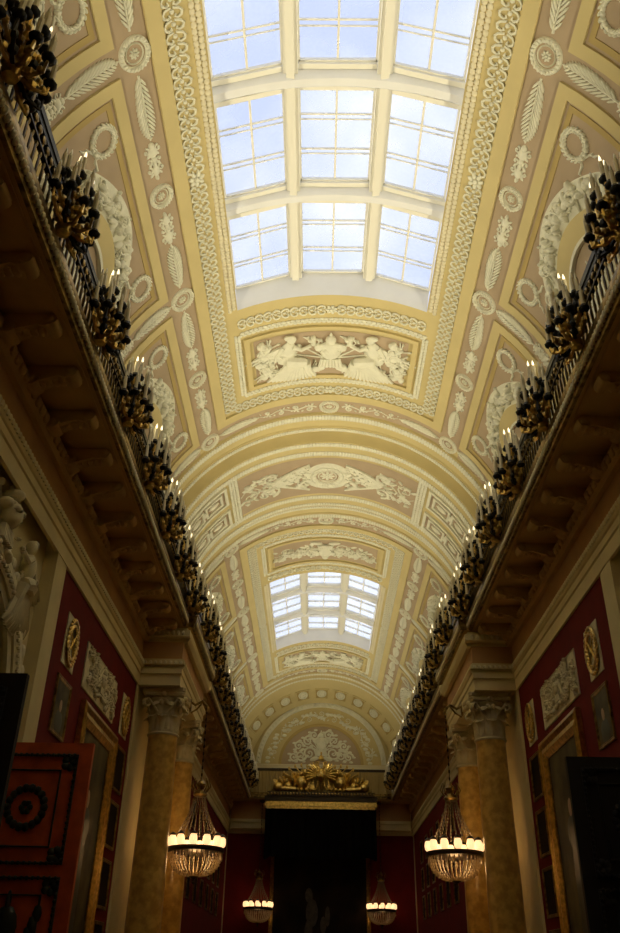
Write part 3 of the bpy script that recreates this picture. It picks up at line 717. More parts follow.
for s, nm in ((-1, 'left'), (1, 'right')):
    gal = empty('gallery', (0,0,0)); tag(gal, f'long cantilevered gallery on scroll brackets running along the {nm} wall', 'gallery', 'upper galleries', 'structure')
    for y0, y1 in ((YN, RY0), (RY1, YF)):
        MB().extr(ent_prof(s), y0, y1).build('architrave', 'wallcream', gal, False)
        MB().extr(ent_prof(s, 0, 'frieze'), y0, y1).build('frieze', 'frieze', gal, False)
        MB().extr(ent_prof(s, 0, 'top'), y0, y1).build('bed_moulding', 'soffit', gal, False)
    for y0, y1 in ((3.0, RY0), (RY1, 35.2)):
        b = MB(); leafrow(b, s*(WX-.095), 5.20, y0, y1, .09, .045, .05); b.build('leaf_moulding', 'stucco', gal)
        b = MB(); leafrow(b, s*(WX-.18), 5.76, y0, y1, .16, .045, .07); b.build('leaf_moulding', 'bracket', gal)
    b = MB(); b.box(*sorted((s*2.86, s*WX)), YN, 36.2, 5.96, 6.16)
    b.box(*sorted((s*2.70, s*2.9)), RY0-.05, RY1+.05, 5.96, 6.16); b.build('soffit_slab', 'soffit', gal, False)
    b = MB()                                                       # moulded fascia with leaf edge
    def fas(y0, y1, x):
        b.extr([(s*(x+.02),5.955),(s*(x-.005),5.955),(s*(x-.02),6.0),(s*(x-.05),6.06),(s*(x-.06),6.12),(s*(x-.06),6.18),(s*(x+.1),6.19),(s*(x+.1),5.97)], y0, y1)
    fas(YN, RY0-.08, 2.86); fas(RY1+.08, 35.2, 2.86); fas(RY0-.08, RY1+.08, 2.70); b.build('fascia', 'dullgold', gal, False)
    for x_, y0, y1 in ((2.82,3.0,RY0-.1),(2.82,RY1+.1,35.2),(2.66,RY0,RY1)):
        b = MB(); leafrow(b, s*x_, 6.04, y0, y1, .075, .035, .055); b.build('fascia_leaves', 'stucco', gal)
    b = MB(); b.box(*sorted((s*2.955, s*2.975)), YN, RY0-.1, 5.945, 5.965); b.box(*sorted((s*2.955, s*2.975)), RY1+.1, 35.2, 5.945, 5.965); b.build('soffit_fillet', 'bracket', gal, False)
    br = None
    for y in BR_Y:
        if y > 35: continue
        if br is None: br = console(s).build('bracket', 'bracket', gal); br.location = (0, y, 0)
        else: inst(br, gal, (0, y, 0))
    # forward block over the column pair
    MB().extr(ent_prof(s, .80), RY0, RY1).build('block_architrave', 'wallcream', gal, False)
    MB().extr(ent_prof(s, .80, 'frieze'), RY0, RY1).build('block_frieze', 'frieze', gal, False)
    MB().extr(ent_prof(s, .80, 'top'), RY0, RY1).build('block_moulding', 'wallcream', gal, False)
    def ring_prof(y0, sg):                                          # returns of the mouldings on the end faces
        e = MB()
        for (xx, z0, z1) in ((.07,5.0,5.1),(.11,5.17,5.25),(.18,5.72,5.85)):
            e.box(*sorted((s*(WX-.80-xx), s*WX)), min(y0, y0+sg*(xx-.02)), max(y0, y0+sg*(xx-.02)), z0, z1)
        return e
    for y0, sg in ((RY0, -1), (RY1, 1)): ring_prof(y0, sg).build('block_return', 'wallcream', gal, False)
    for zz, rz in ((5.79,.06),(5.21,.04)):
        b = MB()
        for i in range(10): b.ell((s*(WX-.80+.1*i-.04), RY0-(.15 if rz > .05 else .08), zz), (.045,.03,rz), 0, 6, 4)
        b.build('leaf_moulding', 'stucco', gal)
    b = MB(); b.box(*sorted((s*3.24, s*3.44)), 1.0, 35.0, 6.16, 7.08); b.build('added_fill_trough', 'bronze', gal, False)  # added box, out of sight, to carry the vault fill lights

    # balustrade
    bal = empty('balustrade', (0,0,0)); tag(bal, f'black and gilt metal balustrade along the {nm} gallery edge', 'balustrade', 'gallery balustrades')
    b = MB(); b.box(*sorted((s*2.87, s*2.97)), YN, 35.1, 6.97, 7.06); b.box(*sorted((s*2.885, s*2.955)), YN, 35.1, 6.90, 6.97); b.build('handrail', 'black', bal, False)
    for z0, z1 in ((6.17,6.24),(6.74,6.77)): MB().box(*sorted((s*2.895, s*2.945)), YN, 35.1, z0, z1).build('rail_bar', 'bronze', bal, False)
    def baluster():
        return MB().lathe([(.012,6.2),(.030,6.24),(.012,6.29),(.017,6.45),(.020,6.55),(.012,6.66),(.022,6.70),(.012,6.74),(.012,6.90)], 6, (s*2.92,0,0))
    bo = baluster(); first = None; restb = MB(); y = 3.9; k = 0
    top = MB(); low = MB()
    while y < 35.0:
        if k < 100:
            if first is None: first = baluster().build('baluster', 'dullgold', bal); first.location = (0, y, 0)
            else: inst(first, bal, (0, y, 0))
        else: restb.join(bo, lambda p, y=y: (p[0], p[1]+y, p[2]))
        top.ell((s*2.885, y+.06, 6.835), (.02,.05,.045), 0, 6, 4); low.ell((s*2.89, y+.06, 6.50), (.012,.018,.13), 0, 6, 4)
        y += .125; k += 1
    tag(restb.build('baluster', 'dullgold', bal), kind='stuff')
    top.build('rail_ornament', 'dullgold', bal); low.build('spindle_ornament', 'bronze', bal)

# ------------------------------------------------------------------ candelabra on the rails
def make_candelabrum(s):
    t_ = empty('candelabrum')
    b = MB(); b.lathe([(.07,-.04),(.09,.03),(.05,.10),(.09,.20),(.11,.28),(.05,.36),(.07,.44),(.09,.50),(.04,.56),(.05,.64),(.06,.70),(.03,.74)], 10)
    for k in range(8):
        a = 2*PI*k/8; b.ell((.085*math.cos(a), .085*math.sin(a), .22), (.045,.035,.10), a, 6, 5); b.ell((.075*math.cos(a+.3), .075*math.sin(a+.3), .48), (.04,.03,.08), a, 6, 5)
    b.build('stem', 'gold', t_)
    spots = []
    for n_, rx, ry, zz, a0, a1 in ((7,.27,.42,.16,0,1),(6,.23,.36,.36,0,1),(5,.17,.24,.54,0,1)):
        for k in range(n_):
            a = PI*(a0+(a1-a0)*k/(n_-1)); spots.append((-math.sin(a)*rx, math.cos(a)*ry, zz+.05*(k % 2), zz-.10))
    spots.append((0, 0, .74, .74))
    for i, (dx, dy, zc, z0) in enumerate(spots):
        x = dx if s > 0 else -dx
        if i < 18:
            a = MB(); a.tube([(x*.1, dy*.1, z0), (x*.55, dy*.55, z0-.07), (x*.95, dy*.95, z0-.02), (x, dy, zc)], [.024,.020,.018,.016], 5)
            a.ell((x*.55, dy*.55, z0-.03), (.05,.045,.05), 0, 6, 4); a.ell((x*.85, dy*.85, z0), (.035,.035,.05), 0, 6, 4); a.build('arm', ('gold','black','gold','dullgold')[i % 4], t_)
        c = MB(); c.lathe([(.02,zc-.03),(.05,zc-.01),(.062,zc+.02),(.04,zc+.04),(.034,zc+.07)], 8, (x,dy,0)); c.build('drip_pan', 'black', t_)
        c = MB(); c.lathe([(.025,zc+.05),(.025,zc+.27),(.012,zc+.28)], 7, (x,dy,0)); cn = c.build('candle', 'candle', t_)
        c = MB(); c.lathe([(.006,zc+.275),(.016,zc+.305),(.012,zc+.34),(.002,zc+.375)], 6, (x,dy,0))
        c.build('bulb', 'flame' if i in (18, 14, 16) else 'dimbulb', cn)
    return t_
CY = [4.13+1.67*k for k in range(19)]
for s, nm in ((-1,'left'),(1,'right')):
    proto = make_candelabrum(s)
    for k, y in enumerate(CY):
        o = proto if k == 0 else dup(proto)
        x = 2.75 if not (RY0-.2 < y < RY1+.2) else 2.66
        o.location = (s*x, y, 6.24)
        tag(o, f'gilt and black candelabrum on the {nm} gallery rail, ' + ('nearest the viewer' if k == 0 else f'{ORD[k]} from the near end'), 'candelabrum', f'candelabra along the {nm} gallery rail')

# ------------------------------------------------------------------ columns
def acanthus(b, a, r0, z0, h, wid, out):
    """a leaf growing up a bell and curling outward"""
    V = []; n_ = 7
    for i in range(n_+1):
        t_ = i/n_; rr = r0+out*(t_**2.4); zz = z0+h*(math.sin(min(1.0, t_*1.08)*PI*.56)/math.sin(PI*.56) if t_ < .85 else 1.0-.5*(t_-.85)/.15*.35)
        ww = wid*(.75+.35*math.sin(PI*t_))*(1-.65*max(0, t_-.7)/.3)
        for q, dr in ((-1,-.012),(-.5,.008),(0,.022),(.5,.008),(1,-.012)):
            aa = a+q*ww/ (r0+.02); V.append(((rr+dr)*math.cos(aa), (rr+dr)*math.sin(aa), zz+(.02*math.cos(i*2.6) if abs(q) == 1 else 0)))
    b.add(V, [(i*5+j, i*5+j+1, i*5+6+j, i*5+5+j) for i in range(n_) for j in range(4)])
def make_column():
    t_ = empty('column')
    b = MB(); b.box(-.40,.40,-.40,.40,0,.5); b.box(-.44,.44,-.44,.44,0,.12); b.lathe([(.40,.5),(.42,.55),(.40,.62),(.34,.65),(.33,.68),(.36,.71),(.36,.75),(.325,.78)], 28); b.build('base', 'wallcream', t_)
    b = MB(); b.lathe([(.32,.78),(.318,1.8),(.31,3.0),(.295,4.4),(.28,5.42),(.285,5.47)], 32); b.build('shaft', 'marble', t_)
    b = MB(); Z = 5.47
    b.lathe([(.30,Z),(.315,Z+.025),(.30,Z+.05),(.27,Z+.06),(.265,Z+.3),(.29,Z+.55),(.36,Z+.70),(.33,Z+.72)], 24)
    for k in range(8): acanthus(b, 2*PI*k/8, .275, Z+.06, .30, .105, .13)
    for k in range(8): acanthus(b, 2*PI*(k+.5)/8, .28, Z+.10, .50, .10, .16)
    for k in range(4):
        a = PI/4+PI/2*k; ca, sa = math.cos(a), math.sin(a)
        for q in (-1, 1):                                          # corner volutes
            pts = []
            for i in range(15):
                t2 = i/14
                if i < 6: r_ = .27+.19*(i/5); zz = Z+.42+.24*(i/5)
                else:
                    an = PI/2-2*PI*1.1*(i-6)/8; rr = .085*(1-.65*(i-6)/8); r_ = .46+rr*math.cos(an); zz = Z+.575+rr*math.sin(an)
                sp = q*(.10*(1-min(1, i/6))+.025); pts.append((r_*ca-sp*sa, r_*sa+sp*ca, zz))
            b.tube(pts, .026, 6)
        b.ell((.36*math.cos(a+PI/4), .36*math.sin(a+PI/4), Z+.74), (.06,.06,.06), 0, 8, 5)
        for q in (-1, 1): b.join(MB().ell((.33*math.cos(a+PI/4+q*.16), .33*math.sin(a+PI/4+q*.16), Z+.60), (.05,.05,.06), 0, 8, 5))
    ab = []                                                         # concave abacus
    for k in range(4):
        a = PI/4+PI/2*k
        for i in range(9):
            t2 = i/8; p0 = Vector((.56*math.cos(a-.07+.14), .56*math.sin(a-.07+.14))); p1 = Vector((.56*math.cos(a+PI/2-.07), .56*math.sin(a+PI/2-.07)))
            p = p0.lerp(p1, t2); p *= 1-.13*math.sin(PI*t2); ab.append((p.x, p.y))
    k = len(ab); V = []
    for sc_, z_ in ((.93,Z+.72),(.97,Z+.76),(.95,Z+.78),(1.0,Z+.80),(1.0,Z+.86)): V += [(x*sc_, y*sc_, z_) for x, y in ab]
    b.add(V, [(j*k+i, j*k+(i+1)%k, (j+1)*k+(i+1)%k, (j+1)*k+i) for j in range(4) for i in range(k)]+[tuple(range(k-1,-1,-1)), tuple(range(4*k,5*k))])
    b.build('capital', 'capital', t_); return t_
proto = make_column(); fi = True
for s, nm in ((-1,'left'),(1,'right')):
    for y, wh in ((16.62,'nearer'),(19.06,'farther')):
        o = proto if fi else dup(proto); fi = False
        o.location = (s*3.19, y, FZ); o.rotation_euler = (0,0,0)
        o.scale = (1,1,(4.775-FZ)/6.33)
        tag(o, f'yellow marble column with leafy capital on the {nm}, the {wh} one of its pair', 'column', 'marble columns')

# ------------------------------------------------------------------ wall hangings (portraits, reliefs, full-lengths)
def on_wall(s, y, z_):                                              # matrix: local x along the wall, local z up, local -y out of the wall
    return (s*(WX-.012), y, z_), (-PI/2 if s > 0 else PI/2)
def frame_mb(wd, ht, fw_, dep):
    b = MB(); prof = [(0,0),(0,dep*.8),(.2,dep),(.45,dep*.7),(.7,dep*.85),(1,dep*.35),(1,0)]
    V = []
    for cx_, cz in ((-1,-1),(1,-1),(1,1),(-1,1)):
        for t_, d in prof: V.append((cx_*(wd/2-t_*fw_), -d, cz*(ht/2-t_*fw_)))
    n_ = len(prof); b.add(V, [(k*n_+j, k*n_+j+1, ((k+1)%4)*n_+j+1, ((k+1)%4)*n_+j) for k in range(4) for j in range(n_-1)]); return b
def make_portrait(wd=.70, ht=.76, big=False, canvas='canvas1', dark=False, fwid=None):
    t_ = empty('full_length_painting' if big else 'portrait_painting'); fw_ = (fwid or .20) if big else .055
    frame_mb(wd, ht, fw_, .10 if big else .035).build('frame', 'gold' if big else 'dullgold', t_, False)
    cv = MB(); a, c_ = wd/2-fw_*.9, ht/2-fw_*.9; cv.add([(-a,-.015,-c_),(a,-.015,-c_),(a,-.015,c_),(-a,-.015,c_)], [(0,1,2,3)]); cvo = cv.build('canvas', canvas, t_, False)
    if not dark:
        k = wd*.9 if not big else wd*.42; zb = -.08*ht if not big else .16*ht
        b = MB(); b.ell((0,-.016, zb-.22*k), (.30*k,.004,.26*k), 0, 12, 5); 
        if big: b.ell((0,-.016, -.12*ht), (.22*k,.004,.32*ht), 0, 12, 5)
        b.build('painted_coat', 'coat', cvo)
        b = MB(); b.ell((0,-.018, zb+.13*k), (.10*k,.004,.135*k), 0, 10, 5); b.build('painted_face', 'skin', cvo)
    return t_
def put(o, s, y, z_): o.location, rz = on_wall(s, y, z_); o.rotation_euler = (0,0,rz); return o
P0 = make_portrait(); B0 = make_portrait(2.36, 3.9, True, 'canvas2', False, .30); D0 = make_portrait(.70, .74, False, 'canvas3', True); D1 = make_portrait(.70, .74, False, 'canvas3', True)
usedP = usedB = usedD = usedE = False
for s, nm in ((-1,'left'),(1,'right')):
    o = P0 if not usedP else dup(P0); usedP = True
    put(o, s, 11.41, 3.06); tag(o, f'small framed portrait on the {nm} red wall nearest the doorway pilaster', 'painting', 'officer portraits')
    o = B0 if not usedB else dup(B0); usedB = True
    put(o, s, 13.58, 1.50); tag(o, f'large full-length painting in a wide gilt frame on the {nm} wall', 'painting', 'full-length paintings')
    for j, z_ in enumerate((3.05, 2.14, 1.23, .32)):
        o = D0 if not usedD else dup(D0); usedD = True
        put(o, s, 15.38, z_); tag(o, f'dark framed portrait beside the {nm} columns, {("top","second","third","lowest")[j]} of its stack', 'painting', 'officer portraits')
    for row, z_ in enumerate((3.9, 3.0, 2.1)):
        for col in range(6):
            o = D1 if not usedE else dup(D1); usedE = True
            put(o, s, 25.6+1.55*col, z_); tag(o, f'dim portrait beyond the {nm} columns, {("top","middle","lower")[row]} row, {ORD[col]} from the columns', 'painting', f'portraits beyond the {nm} columns')
def make_relief(seed, wd, ht):
    t_ = empty('relief_panel'); rng = random.Random(seed)
    b = MB(); b.box(-wd/2, wd/2, -.012, 0, -ht/2, ht/2); b.build('backing', 'stucco', t_, False)
    frame_mb(wd, ht, .02, .02).build('frame', 'stucco', t_, False)
    r_ = MB(); c_ = MB()
    cu = o_cuirass(ht*.8)
    r_.add([(u, -.012-h*.6, -v) for u, v, h in cu.v], cu.f)
    for i in range(52):
        x, z_ = rng.uniform(-wd*.45, wd*.45), rng.uniform(-ht*.40, ht*.40)
        if abs(x) < .2 and rng.random() < .8: continue
        a = o_arms(rng, .36, 5); r_.add([(max(-wd*.49, min(wd*.49, u+x)), -.012-h*.6, max(-ht*.49, min(ht*.49, v+z_))) for u, v, h in a.v], a.f)
    for i in range(14):
        x0 = rng.uniform(-.35,.35)*wd; a = rng.uniform(-1.2,1.2); l = ht*.42
        r_.tube([(x0-l*math.sin(a)*.6,-.03,-l*math.cos(a)*.6),(x0+l*math.sin(a),-.04,l*math.cos(a)*.95)], .018, 5)
    r_.build('trophies', 'stucco', t_); return t_
def make_wreath_panel(wd, ht):
    t_ = empty('wreath_panel')
    MB().box(-wd/2, wd/2, -.012, 0, -ht/2, ht/2).build('backing', 'stucco', t_, False)
    b = MB(); N = 26
    for k in range(N):
        a = 2*PI*k/N; x, z_ = wd*.36*math.cos(a), ht*.39*math.sin(a)
        for d, tw in ((.86,.5),(1.14,-.5)):
            b.ell((x*d, -.04, z_*d), (.026,.022,.055), 0, 6, 4, Matrix.Rotation(-(a+tw), 3, 'Y'))
    b.build('wreath', 'gold', t_)
    b = MB(); b.tube([(-wd*.2,-.035,-ht*.22),(wd*.2,-.035,ht*.22)], .018, 6); b.tube([(wd*.2,-.035,-ht*.22),(-wd*.2,-.035,ht*.22)], .018, 6); b.ell((0,-.03,0),(.05,.02,.05),0,8,5); b.build('crossed_batons', 'gold', t_); return t_
R0 = make_relief(3, 2.16, .70); W0 = make_wreath_panel(.60, .72); u1_ = u2_ = False
for s, nm in ((-1,'left'),(1,'right')):
    o = R0 if not u1_ else dup(R0); u1_ = True; put(o, s, 13.35, 3.96); tag(o, f'pale stucco relief of arms above the large painting on the {nm} wall', 'relief', 'stucco trophy reliefs')
    for y, wh in ((11.40,'near'),(15.34,'far')):
        o = W0 if not u2_ else dup(W0); u2_ = True; put(o, s, y, 3.97); tag(o, f'pale panel with gilt oval wreath on the {nm} wall, {wh} side of the stucco relief', 'relief', 'gilt wreath panels')

# ------------------------------------------------------------------ door leaves standing open in the doorways
def door_leaf(name, wd, ht, mt, dec):
    t_ = empty(name)
    b = MB(); b.box(0, wd, -.035, .035, 0, ht); b.build('leaf', mt, t_, False)
    zs_ = [(.25, 1.0, 'low'), (1.12, 2.42, 'mid'), (2.56, ht-.14, 'top')]
    for z0, z1, kd in zs_:
        x0, x1 = .14, wd-.16; fm = MB(); y = -.05
        def rect(x0, x1, z0, z1, r):
            fm.tube([(x0,y,z0),(x1,y,z0),(x1,y,z1),(x0,y,z1)], r, 6, True)
        rect(x0, x1, z0, z1, .022); rect(x0+.16, x1-.16, z0+.16, z1-.16, .015)
        for (cx_, cz) in ((x0+.08,z0+.08),(x1-.08,z0+.08),(x0+.08,z1-.08),(x1-.08,z1-.08)):
            for k in range(5): fm.ell((cx_+.05*math.cos(k*1.26), y, cz+.05*math.sin(k*1.26)), (.045,.02,.045), 0, 6, 4)
        kx = int((x1-x0)/.06)
        for i in range(kx): 
            for zz in (z0, z1): fm.ell((x0+(i+.5)*(x1-x0)/kx, y-.02, zz), (.022,.015,.022), 0, 6, 4)
        kz = int((z1-z0)/.06)
        for i in range(kz):
            for xx in (x0, x1): fm.ell((xx, y-.02, z0+(i+.5)*(z1-z0)/kz), (.022,.015,.022), 0, 6, 4)
        pn = fm.build('panel_moulding', dec, t_)
        em = MB(); cx_, cz = (x0+x1)/2, (z0+z1)/2
        if kd == 'top':
            for k in range(18):
                a = 2*PI*k/18; em.ell((cx_+.20*math.cos(a), y, cz+.20*math.sin(a)), (.045,.03,.05), 0, 6, 4)
            for k in range(6):
                a = 2*PI*k/6; em.ell((cx_+.045*math.cos(a), y, cz+.045*math.sin(a)), (.035,.03,.035), 0, 6, 4)
        else:
            em.ell((cx_, y, cz+.20), (.13,.05,.20), 0, 10, 6); em.ell((cx_, y, cz+.42), (.03,.03,.12), 0, 7, 5)
            em.ell((cx_, y, cz-.05), (.22,.04,.12), 0, 10, 6)
            for q in (-1, 1):
                for k in range(6): em.ell((cx_+q*(.14+.035*k), y, cz-.18+.10*k), (.05,.025,.09), 0, 6, 4)
        em.build('panel_ornament', dec, t_)
    kn = MB(); kn.tube([(wd-.07,-.035,1.1),(wd-.07,-.09,1.1)], .015, 8); kn.ell((wd-.07,-.11,1.1), (.035,.035,.035), 0, 10, 6); kn.build('handle', 'dullgold', t_)
    return t_
LW = 1.26; LH = 2.2-FZ
dl = door_leaf('door_1', LW, LH, 'reddoor', 'greenbronze'); dl.location = (-3.97, 9.72, FZ); tag(dl, 'red mahogany door leaf with dark bronze panels, open at the left doorway', 'door', None, 'structure')
dk = door_leaf('door_2', LW, LH, 'unlitdoor', 'unlitdoor'); dk.location = (-3.97, 7.15, FZ); tag(dk, 'black unlit door leaf at the left edge of the view', 'door', None, 'structure')
dr = door_leaf('door_3', 1.28, LH, 'unlitdoor', 'unlitdoor'); dr.location = (3.97, 9.99, FZ); dr.scale = (-1,1,1); tag(dr, 'black unlit door leaf standing open at the right doorway', 'door', None, 'structure')

# ------------------------------------------------------------------ chandeliers
def make_chandelier(arm_to, rod_top):
    """origin on the axis at lamp-ring height"""
    t_ = empty('chandelier')
    b = MB(); b.lathe([(.50,-.05),(.55,-.04),(.56,0),(.55,.04),(.50,.05),(.485,0)], 32); b.build('ring', 'bronze', t_)
    lamps = None
    for k in range(12):
        a = 2*PI*k/12; b = MB(); b.lathe([(.045,.05),(.070,.08),(.078,.14),(.070,.20),(.05,.23)], 10)
        if lamps is None: lamps = b.build('lamp_glass', 'lamp', t_); o = lamps
        else: o = inst(lamps, t_)
        o.location = (.50*math.cos(a), .50*math.sin(a), -.0)
    cap = MB().lathe([(.08,.23),(.06,.26),(.02,.29)], 8).build('lamp_cap', 'bronze', t_)
    for k in range(12):
        o = cap if k == 0 else inst(cap, t_); a = 2*PI*k/12; o.location = (.50*math.cos(a), .50*math.sin(a), 0)
    def strands(name, b, n_, mt='crystal'):                                       # each strand of beads is a part of its own
        first = b.build(name, mt, t_)
        for k in range(1, n_): inst(first, t_).rotation_euler = (0, 0, 2*PI*k/n_)
    b = MB()                                                        # upper crystal tent
    b.tube([(.11+.27*((i/11)**1.5), 0, 1.0-.70*i/11) for i in range(12)], .004, 4)
    for i in range(12): b.ell((.11+.27*((i/11)**1.5), 0, 1.0-.70*i/11), (.011,.011,.026), 0, 5, 4)
    strands('crystal_strand', b, 20, 'tent')
    b = MB(); P = [(.50*math.cos(i/9*1.40)**.75, 0, -.08-.36*math.sin(i/9*1.5)) for i in range(10)]   # basket below
    b.tube(P, .004, 4)
    for p in P: b.ell(p, (.018,.018,.032), 0, 5, 4)
    strands('basket_strand', b, 36)
    b = MB().tube([(.52,0,-.04),(.52,0,-.08),(.52,0,-.14),(.52,0,-.19)], [.003,.006,.015,.004], 5)
    strands('crystal_drop', b, 28)
    b = MB(); b.lathe([(.01,-.60),(.04,-.56),(.02,-.51),(.09,-.47),(.10,-.43)], 10); b.build('finial', 'bronze', t_)
    b = MB(); b.lathe([(.11,.98),(.15,1.02),(.13,1.06),(.06,1.12),(.10,1.22),(.03,1.3)], 14)
    for k in range(8): 
        a = 2*PI*k/8; b.tube([(.11*math.cos(a),.11*math.sin(a),1.05),(.2*math.cos(a),.2*math.sin(a),1.18),(.15*math.cos(a),.15*math.sin(a),1.32)], [.015,.012,.008], 5)
    b.build('crown', 'dullgold', t_)
    b = MB(); zt = rod_top
    k = int((zt-1.3)/.07)
    for i in range(k): b.ell((0,0,1.3+.07*(i+.5)), (.018 if i % 2 else .008, .008 if i % 2 else .018, .045), 0, 6, 4)
    b.build('chain', 'bronze', t_)
    b = MB()
    if arm_to is not None:
        dx = arm_to; b.tube([(0,0,zt-.02),(0,0,zt+.10),(dx*.3,0,zt+.2),(dx*.7,0,zt+.12),(dx,0,zt+.18)], .028, 7); b.tube([(dx*.95,0,zt-.05),(dx*.6,0,zt+.03),(dx*.3,0,zt+.17)], .018, 6); b.ell((dx,0,zt+.12), (.03,.10,.16), 0, 8, 5)
    else: b.lathe([(.08,zt),(.12,zt+.05),(.13,zt+.09)], 12)
    b.build('bracket_arm' if arm_to is not None else 'ceiling_rose', 'dullgold', t_)
    return t_
def chand_light(x, y, z_, e):
    for dz, ee in ((.18, .6), (-.22, .4)):
        d = bpy.data.lights.new('chandelier_light', 'POINT'); d.energy = e*ee; d.color = (1.0, 0.56, 0.22); d.shadow_soft_size = .12
        o = bpy.data.objects.new('chandelier_light', d); C.objects.link(o); o.location = (x, y, z_+dz)
for s, nm in ((-1,'left'),(1,'right')):
    c1 = make_chandelier(s*.36, 2.70); c1.location = (s*2.52, 17.75, 2.04); tag(c1, f'large lit crystal chandelier hanging beside the {nm} columns', 'chandelier', 'lit chandeliers'); chand_light(s*2.52, 17.75, 2.04, 16)
    c2 = make_chandelier(None, 3.76); c2.location = (s*2.33, 35.45, 2.10); tag(c2, f'small lit crystal chandelier {nm} of the great painting at the far end', 'chandelier', 'lit chandeliers'); chand_light(s*2.33, 35.45, 2.10, 2.5)

# ------------------------------------------------------------------ far end: wall, tympanum, end gallery, canopy, painting, trophy
fwall = MB().box(-4.4, 4.4, 36.2, 36.6, FZ, 11.4).build('wall_far', 'cream', None, False); fwall['kind'] = 'structure'
b = MB(); b.box(-3.7, 3.7, 36.18, 36.22, FZ, 4.8); b.build('red_field', 'red', fwall, False)
TZ = 7.50; TY = 36.2
def tymp(b, r0, r1, h0, h1, n=48):
    V = []
    for i in range(n+1):
        a = PI*i/n
        for rr, hh in ((r1,h0),(r1,h1),(r0,h1),(r0,h0)): V.append((rr*math.cos(a), TY-hh, TZ+rr*math.sin(a)*.945))
    b.add(V, [(4*i+j,4*i+j+1,4*i+5+j,4*i+4+j) for i in range(n) for j in range(3)]); return b
tymp(MB(), 0, 2.95, 0, .005).build('tympanum_ground', 'yellow', fwall)
tymp(MB(), 2.52, 2.72, 0, .10).build('archivolt', 'relief', fwall)
tymp(MB(), 1.66, 1.78, 0, .07).build('inner_archivolt', 'ochre', fwall)
tymp(MB(), 0, 1.66, 0, .02).build('lunette_ground', 'pink', fwall)
b = MB()
for i in range(44):
    a = PI*(i+.5)/44; b.ell((2.62*math.cos(a), TY-.11, TZ+2.62*.945*math.sin(a)), (.06,.03,.06), 0, 6, 4)
b.build('bead_moulding', 'relief', fwall)
b = MB(); rr_ = o_rinceau(2.15*PI-.5, .6); b.add([(2.13*math.cos((u+.25)/2.15)+v*math.cos((u+.25)/2.15), TY-.01-h*1.3, TZ+(2.13+v)*.945*math.sin((u+.25)/2.15)) for u, v, h in rr_.v], rr_.f)
rng = random.Random(4)
for i in range(40):
    a = PI*(i+.5)/40; q = 2.13+rng.uniform(-.16,.16); b.ell((q*math.cos(a), TY-.03, TZ+q*.945*math.sin(a)), (.11,.04,.07), 0, 7, 4)
b.build('arch_foliage', 'relief', fwall)
b = MB(); cu = o_cuirass(1.3); b.add([(u, TY-.03-h, TZ+.72-v) for u, v, h in cu.v], cu.f)
for s in (-1, 1):
    for i, (x, z_, r) in enumerate(((.5,.45,.28),(.85,.35,.24),(.55,.95,.24),(1.15,.30,.2),(.95,.75,.2),(.3,1.2,.2))):
        sp = spiral(x*s, z_, r, 1.5, 0, s*(1 if i % 2 else -1), .05, .02, .03, 6, 16); b.add([(u, TY-.02-h, TZ+v) for u, v, h in sp.v], sp.f)
        for k in range(5): b.ell((s*x+r*1.1*math.cos(k*1.3), TY-.03, TZ+z_+r*1.1*math.sin(k*1.3)), (.09,.04,.05), 0, 7, 4)
b.build('lunette_relief', 'relief', fwall)
b = MB(); b.box(-3.3, 3.3, TY-.14, TY, 7.30, 7.48); b.box(-3.3, 3.3, TY-.18, TY, 7.42, 7.46); b.build('tympanum_ledge', 'cream', fwall, False)
# end gallery and parapet
eg = empty('end_gallery'); tag(eg, 'short gallery with ochre parapet crossing the far end wall', 'gallery', None, 'structure')
MB().box(-2.86, 2.86, 35.22, 36.2, 5.96, 6.16).build('slab', 'soffit', eg, False)
b = MB(); b.box(-2.84, 2.84, 35.16, 35.30, 6.0, 6.16); b.box(-2.84, 2.84, 35.12, 35.30, 6.10, 6.20); b.build('fascia', 'dullgold', eg, False)
b = MB(); b.box(-2.84, 2.84, 35.30, 35.36, 6.16, 7.05); b.build('parapet', 'ochre', eg, False)
b = MB(); b.box(-2.84, 2.84, 35.26, 35.40, 7.05, 7.15); b.build('parapet_rail', 'bronze', eg, False)
b = MB()
for i in range(40):
    x = -2.76+5.52*i/39; b.lathe([(.018,6.2),(.03,6.35),(.018,6.6),(.03,6.8),(.018,7.04)], 6, (x, 35.27, 0))
b.build('parapet_ribs', 'ochre', eg)
b = MB()
for s in (-1, 1): b.box(*sorted((s*1.95, s*3.6)), 35.75, 36.18, 4.95, 5.25); b.box(*sorted((s*1.95, s*3.6)), 35.68, 36.18, 5.16, 5.28)
b.build('architrave', 'wallcream', eg, False)
b = MB()
for s in (-1, 1): b.box(*sorted((s*1.95, s*3.6)), 35.8, 36.18, 5.28, 5.95)
b.build('frieze', 'frieze', eg, False)
# canopy with gilt cornice over the painting
cn = empty('canopy', (0,0,0)); tag(cn, 'black draped canopy with gilt cornice above the great painting at the far end', 'canopy')
b = MB(); b.box(-2.18, 2.18, 34.55, 35.1, 5.60, 5.78); b.box(-2.12, 2.12, 34.6, 35.1, 5.52, 5.62); b.build('gilt_cornice', 'gold', cn, False)
b = MB(); b.box(-2.20, 2.20, 34.5, 35.1, 5.78, 5.96); b.box(-2.10, 2.10, 34.45, 35.1, 5.96, 6.12); b.build('upper_moulding', 'bronze', cn, False)
b = MB(); 
for i in range(34): b.ell((-2.06+4.12*i/33, 34.46, 6.04), (.055,.03,.06), 0, 6, 4)
b.build('egg_moulding', 'dullgold', cn)
b = MB(); N = 60; V = []
for i in range(N+1):
    x = -2.12+4.24*i/N; yy = 34.68+.05*math.sin(i*1.3); zb = 3.70+.12*abs(math.sin(i*PI/10)); V += [(x,yy,5.55),(x,yy+.03,zb)]
b.add(V, [(2*i,2*i+1,2*i+3,2*i+2) for i in range(N)])
